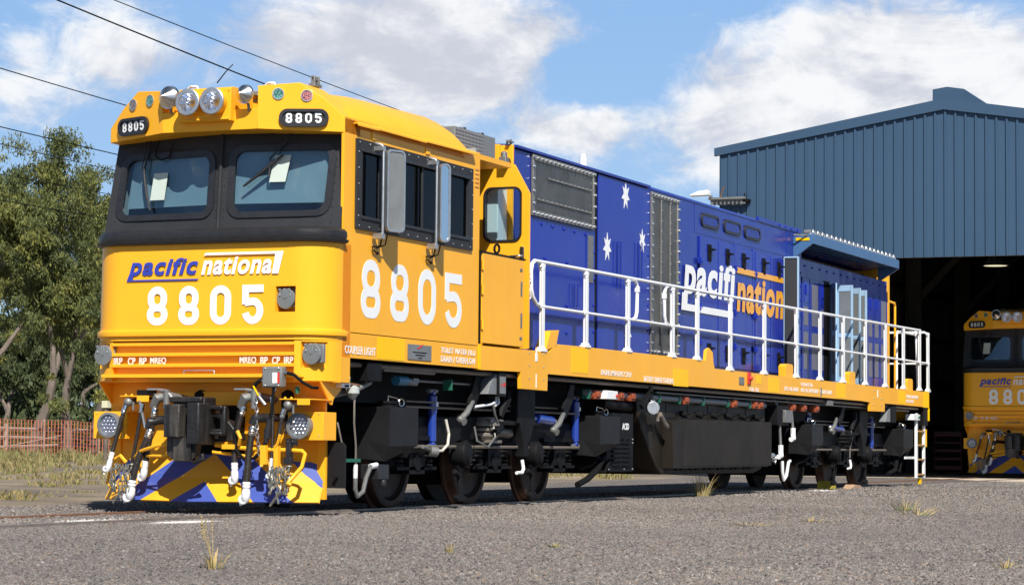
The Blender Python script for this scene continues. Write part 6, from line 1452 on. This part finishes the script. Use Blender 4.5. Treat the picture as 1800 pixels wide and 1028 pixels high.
# pieces of one kind that were built together become parts of their own
SPL = {'road_number','horn_mount','bolt','screw','cable_gland','mount_knob','water_pipe','valve','pipe_clamp','tank_lug','window_bead','window_bar','uncoupling_rod','lifting_lug','door_hinge','door_latch','lifting_strap','gate_clamp','insulator','girt','downpipe','portal_frame','drawer','deck_bracket','panel_rivet','grab_loop','sill_rivet','mirror_bracket','mirror_cable','fence_post','buffer_beam','front_duct','bent_pipe','side_louvre','door_mesh','door_rib','battery_louvre','vent_slat','awning_rib','awning_block','awning_clip','lintel_bolt','tank_stiffener','sand_pipe','brake_pipe','housing_bolt','box_bolt','frame_screw','panel_bolt','wheel','jumper_cable','hose_bracket','flange','bogie_beam','cab_floor','deck','porch_frame','porch_floor','awning_end','axle_spring','stand','white_hose','rung','rib'}
def pieces(o):
    me = o.data; n = len(me.vertices); par = list(range(n))
    def f(a):
        while par[a] != a: par[a] = par[par[a]]; a = par[a]
        return a
    for e in me.edges:
        a, b = f(e.vertices[0]), f(e.vertices[1])
        if a != b: par[a] = b
    g = {}
    for i in range(n): g.setdefault(f(i), []).append(i)
    isl = []
    for vs in g.values():
        c = np.array([me.vertices[i].co for i in vs]); isl.append([c.min(0)-.012, c.max(0)+.012, vs])
    ch = True
    while ch and len(isl) < 400:
        ch = False
        for i in range(len(isl)):
            for j in range(len(isl)-1, i, -1):
                if (isl[i][0] <= isl[j][1]).all() and (isl[j][0] <= isl[i][1]).all():
                    isl[i] = [np.minimum(isl[i][0], isl[j][0]), np.maximum(isl[i][1], isl[j][1]), isl[i][2]+isl[j][2]]; del isl[j]; ch = True
    return isl
done = {}
for o in [o for o in scene.objects if o.type == 'MESH' and o.name.split('.')[0] in SPL and o.parent and len(o.data.vertices) < 9000]:
    me = o.data
    if me.name not in done:
        isl = pieces(o)
        if not 1 < len(isl) <= 40: done[me.name] = None
        else:
            out = []
            fv = {}
            for k, it in enumerate(isl):
                for i in it[2]: fv[i] = k
            for k, it in enumerate(isl):
                mp = {i: q for q, i in enumerate(it[2])}
                m2 = bpy.data.meshes.new(me.name); m2.from_pydata([tuple(me.vertices[i].co) for i in it[2]], [], [tuple(mp[i] for i in p.vertices) for p in me.polygons if fv[p.vertices[0]] == k])
                for mt in me.materials: m2.materials.append(mt)
                if me.polygons and me.polygons[0].use_smooth: m2.polygons.foreach_set('use_smooth', [True]*len(m2.polygons)); m2.set_sharp_from_angle(angle=math.radians(35))
                out.append(m2)
            done[me.name] = out
    if done[me.name]:
        out = done[me.name]; o.data = out[0]
        for m2 in out[1:]:
            c = o.copy(); c.data = m2; COL.objects.link(c)
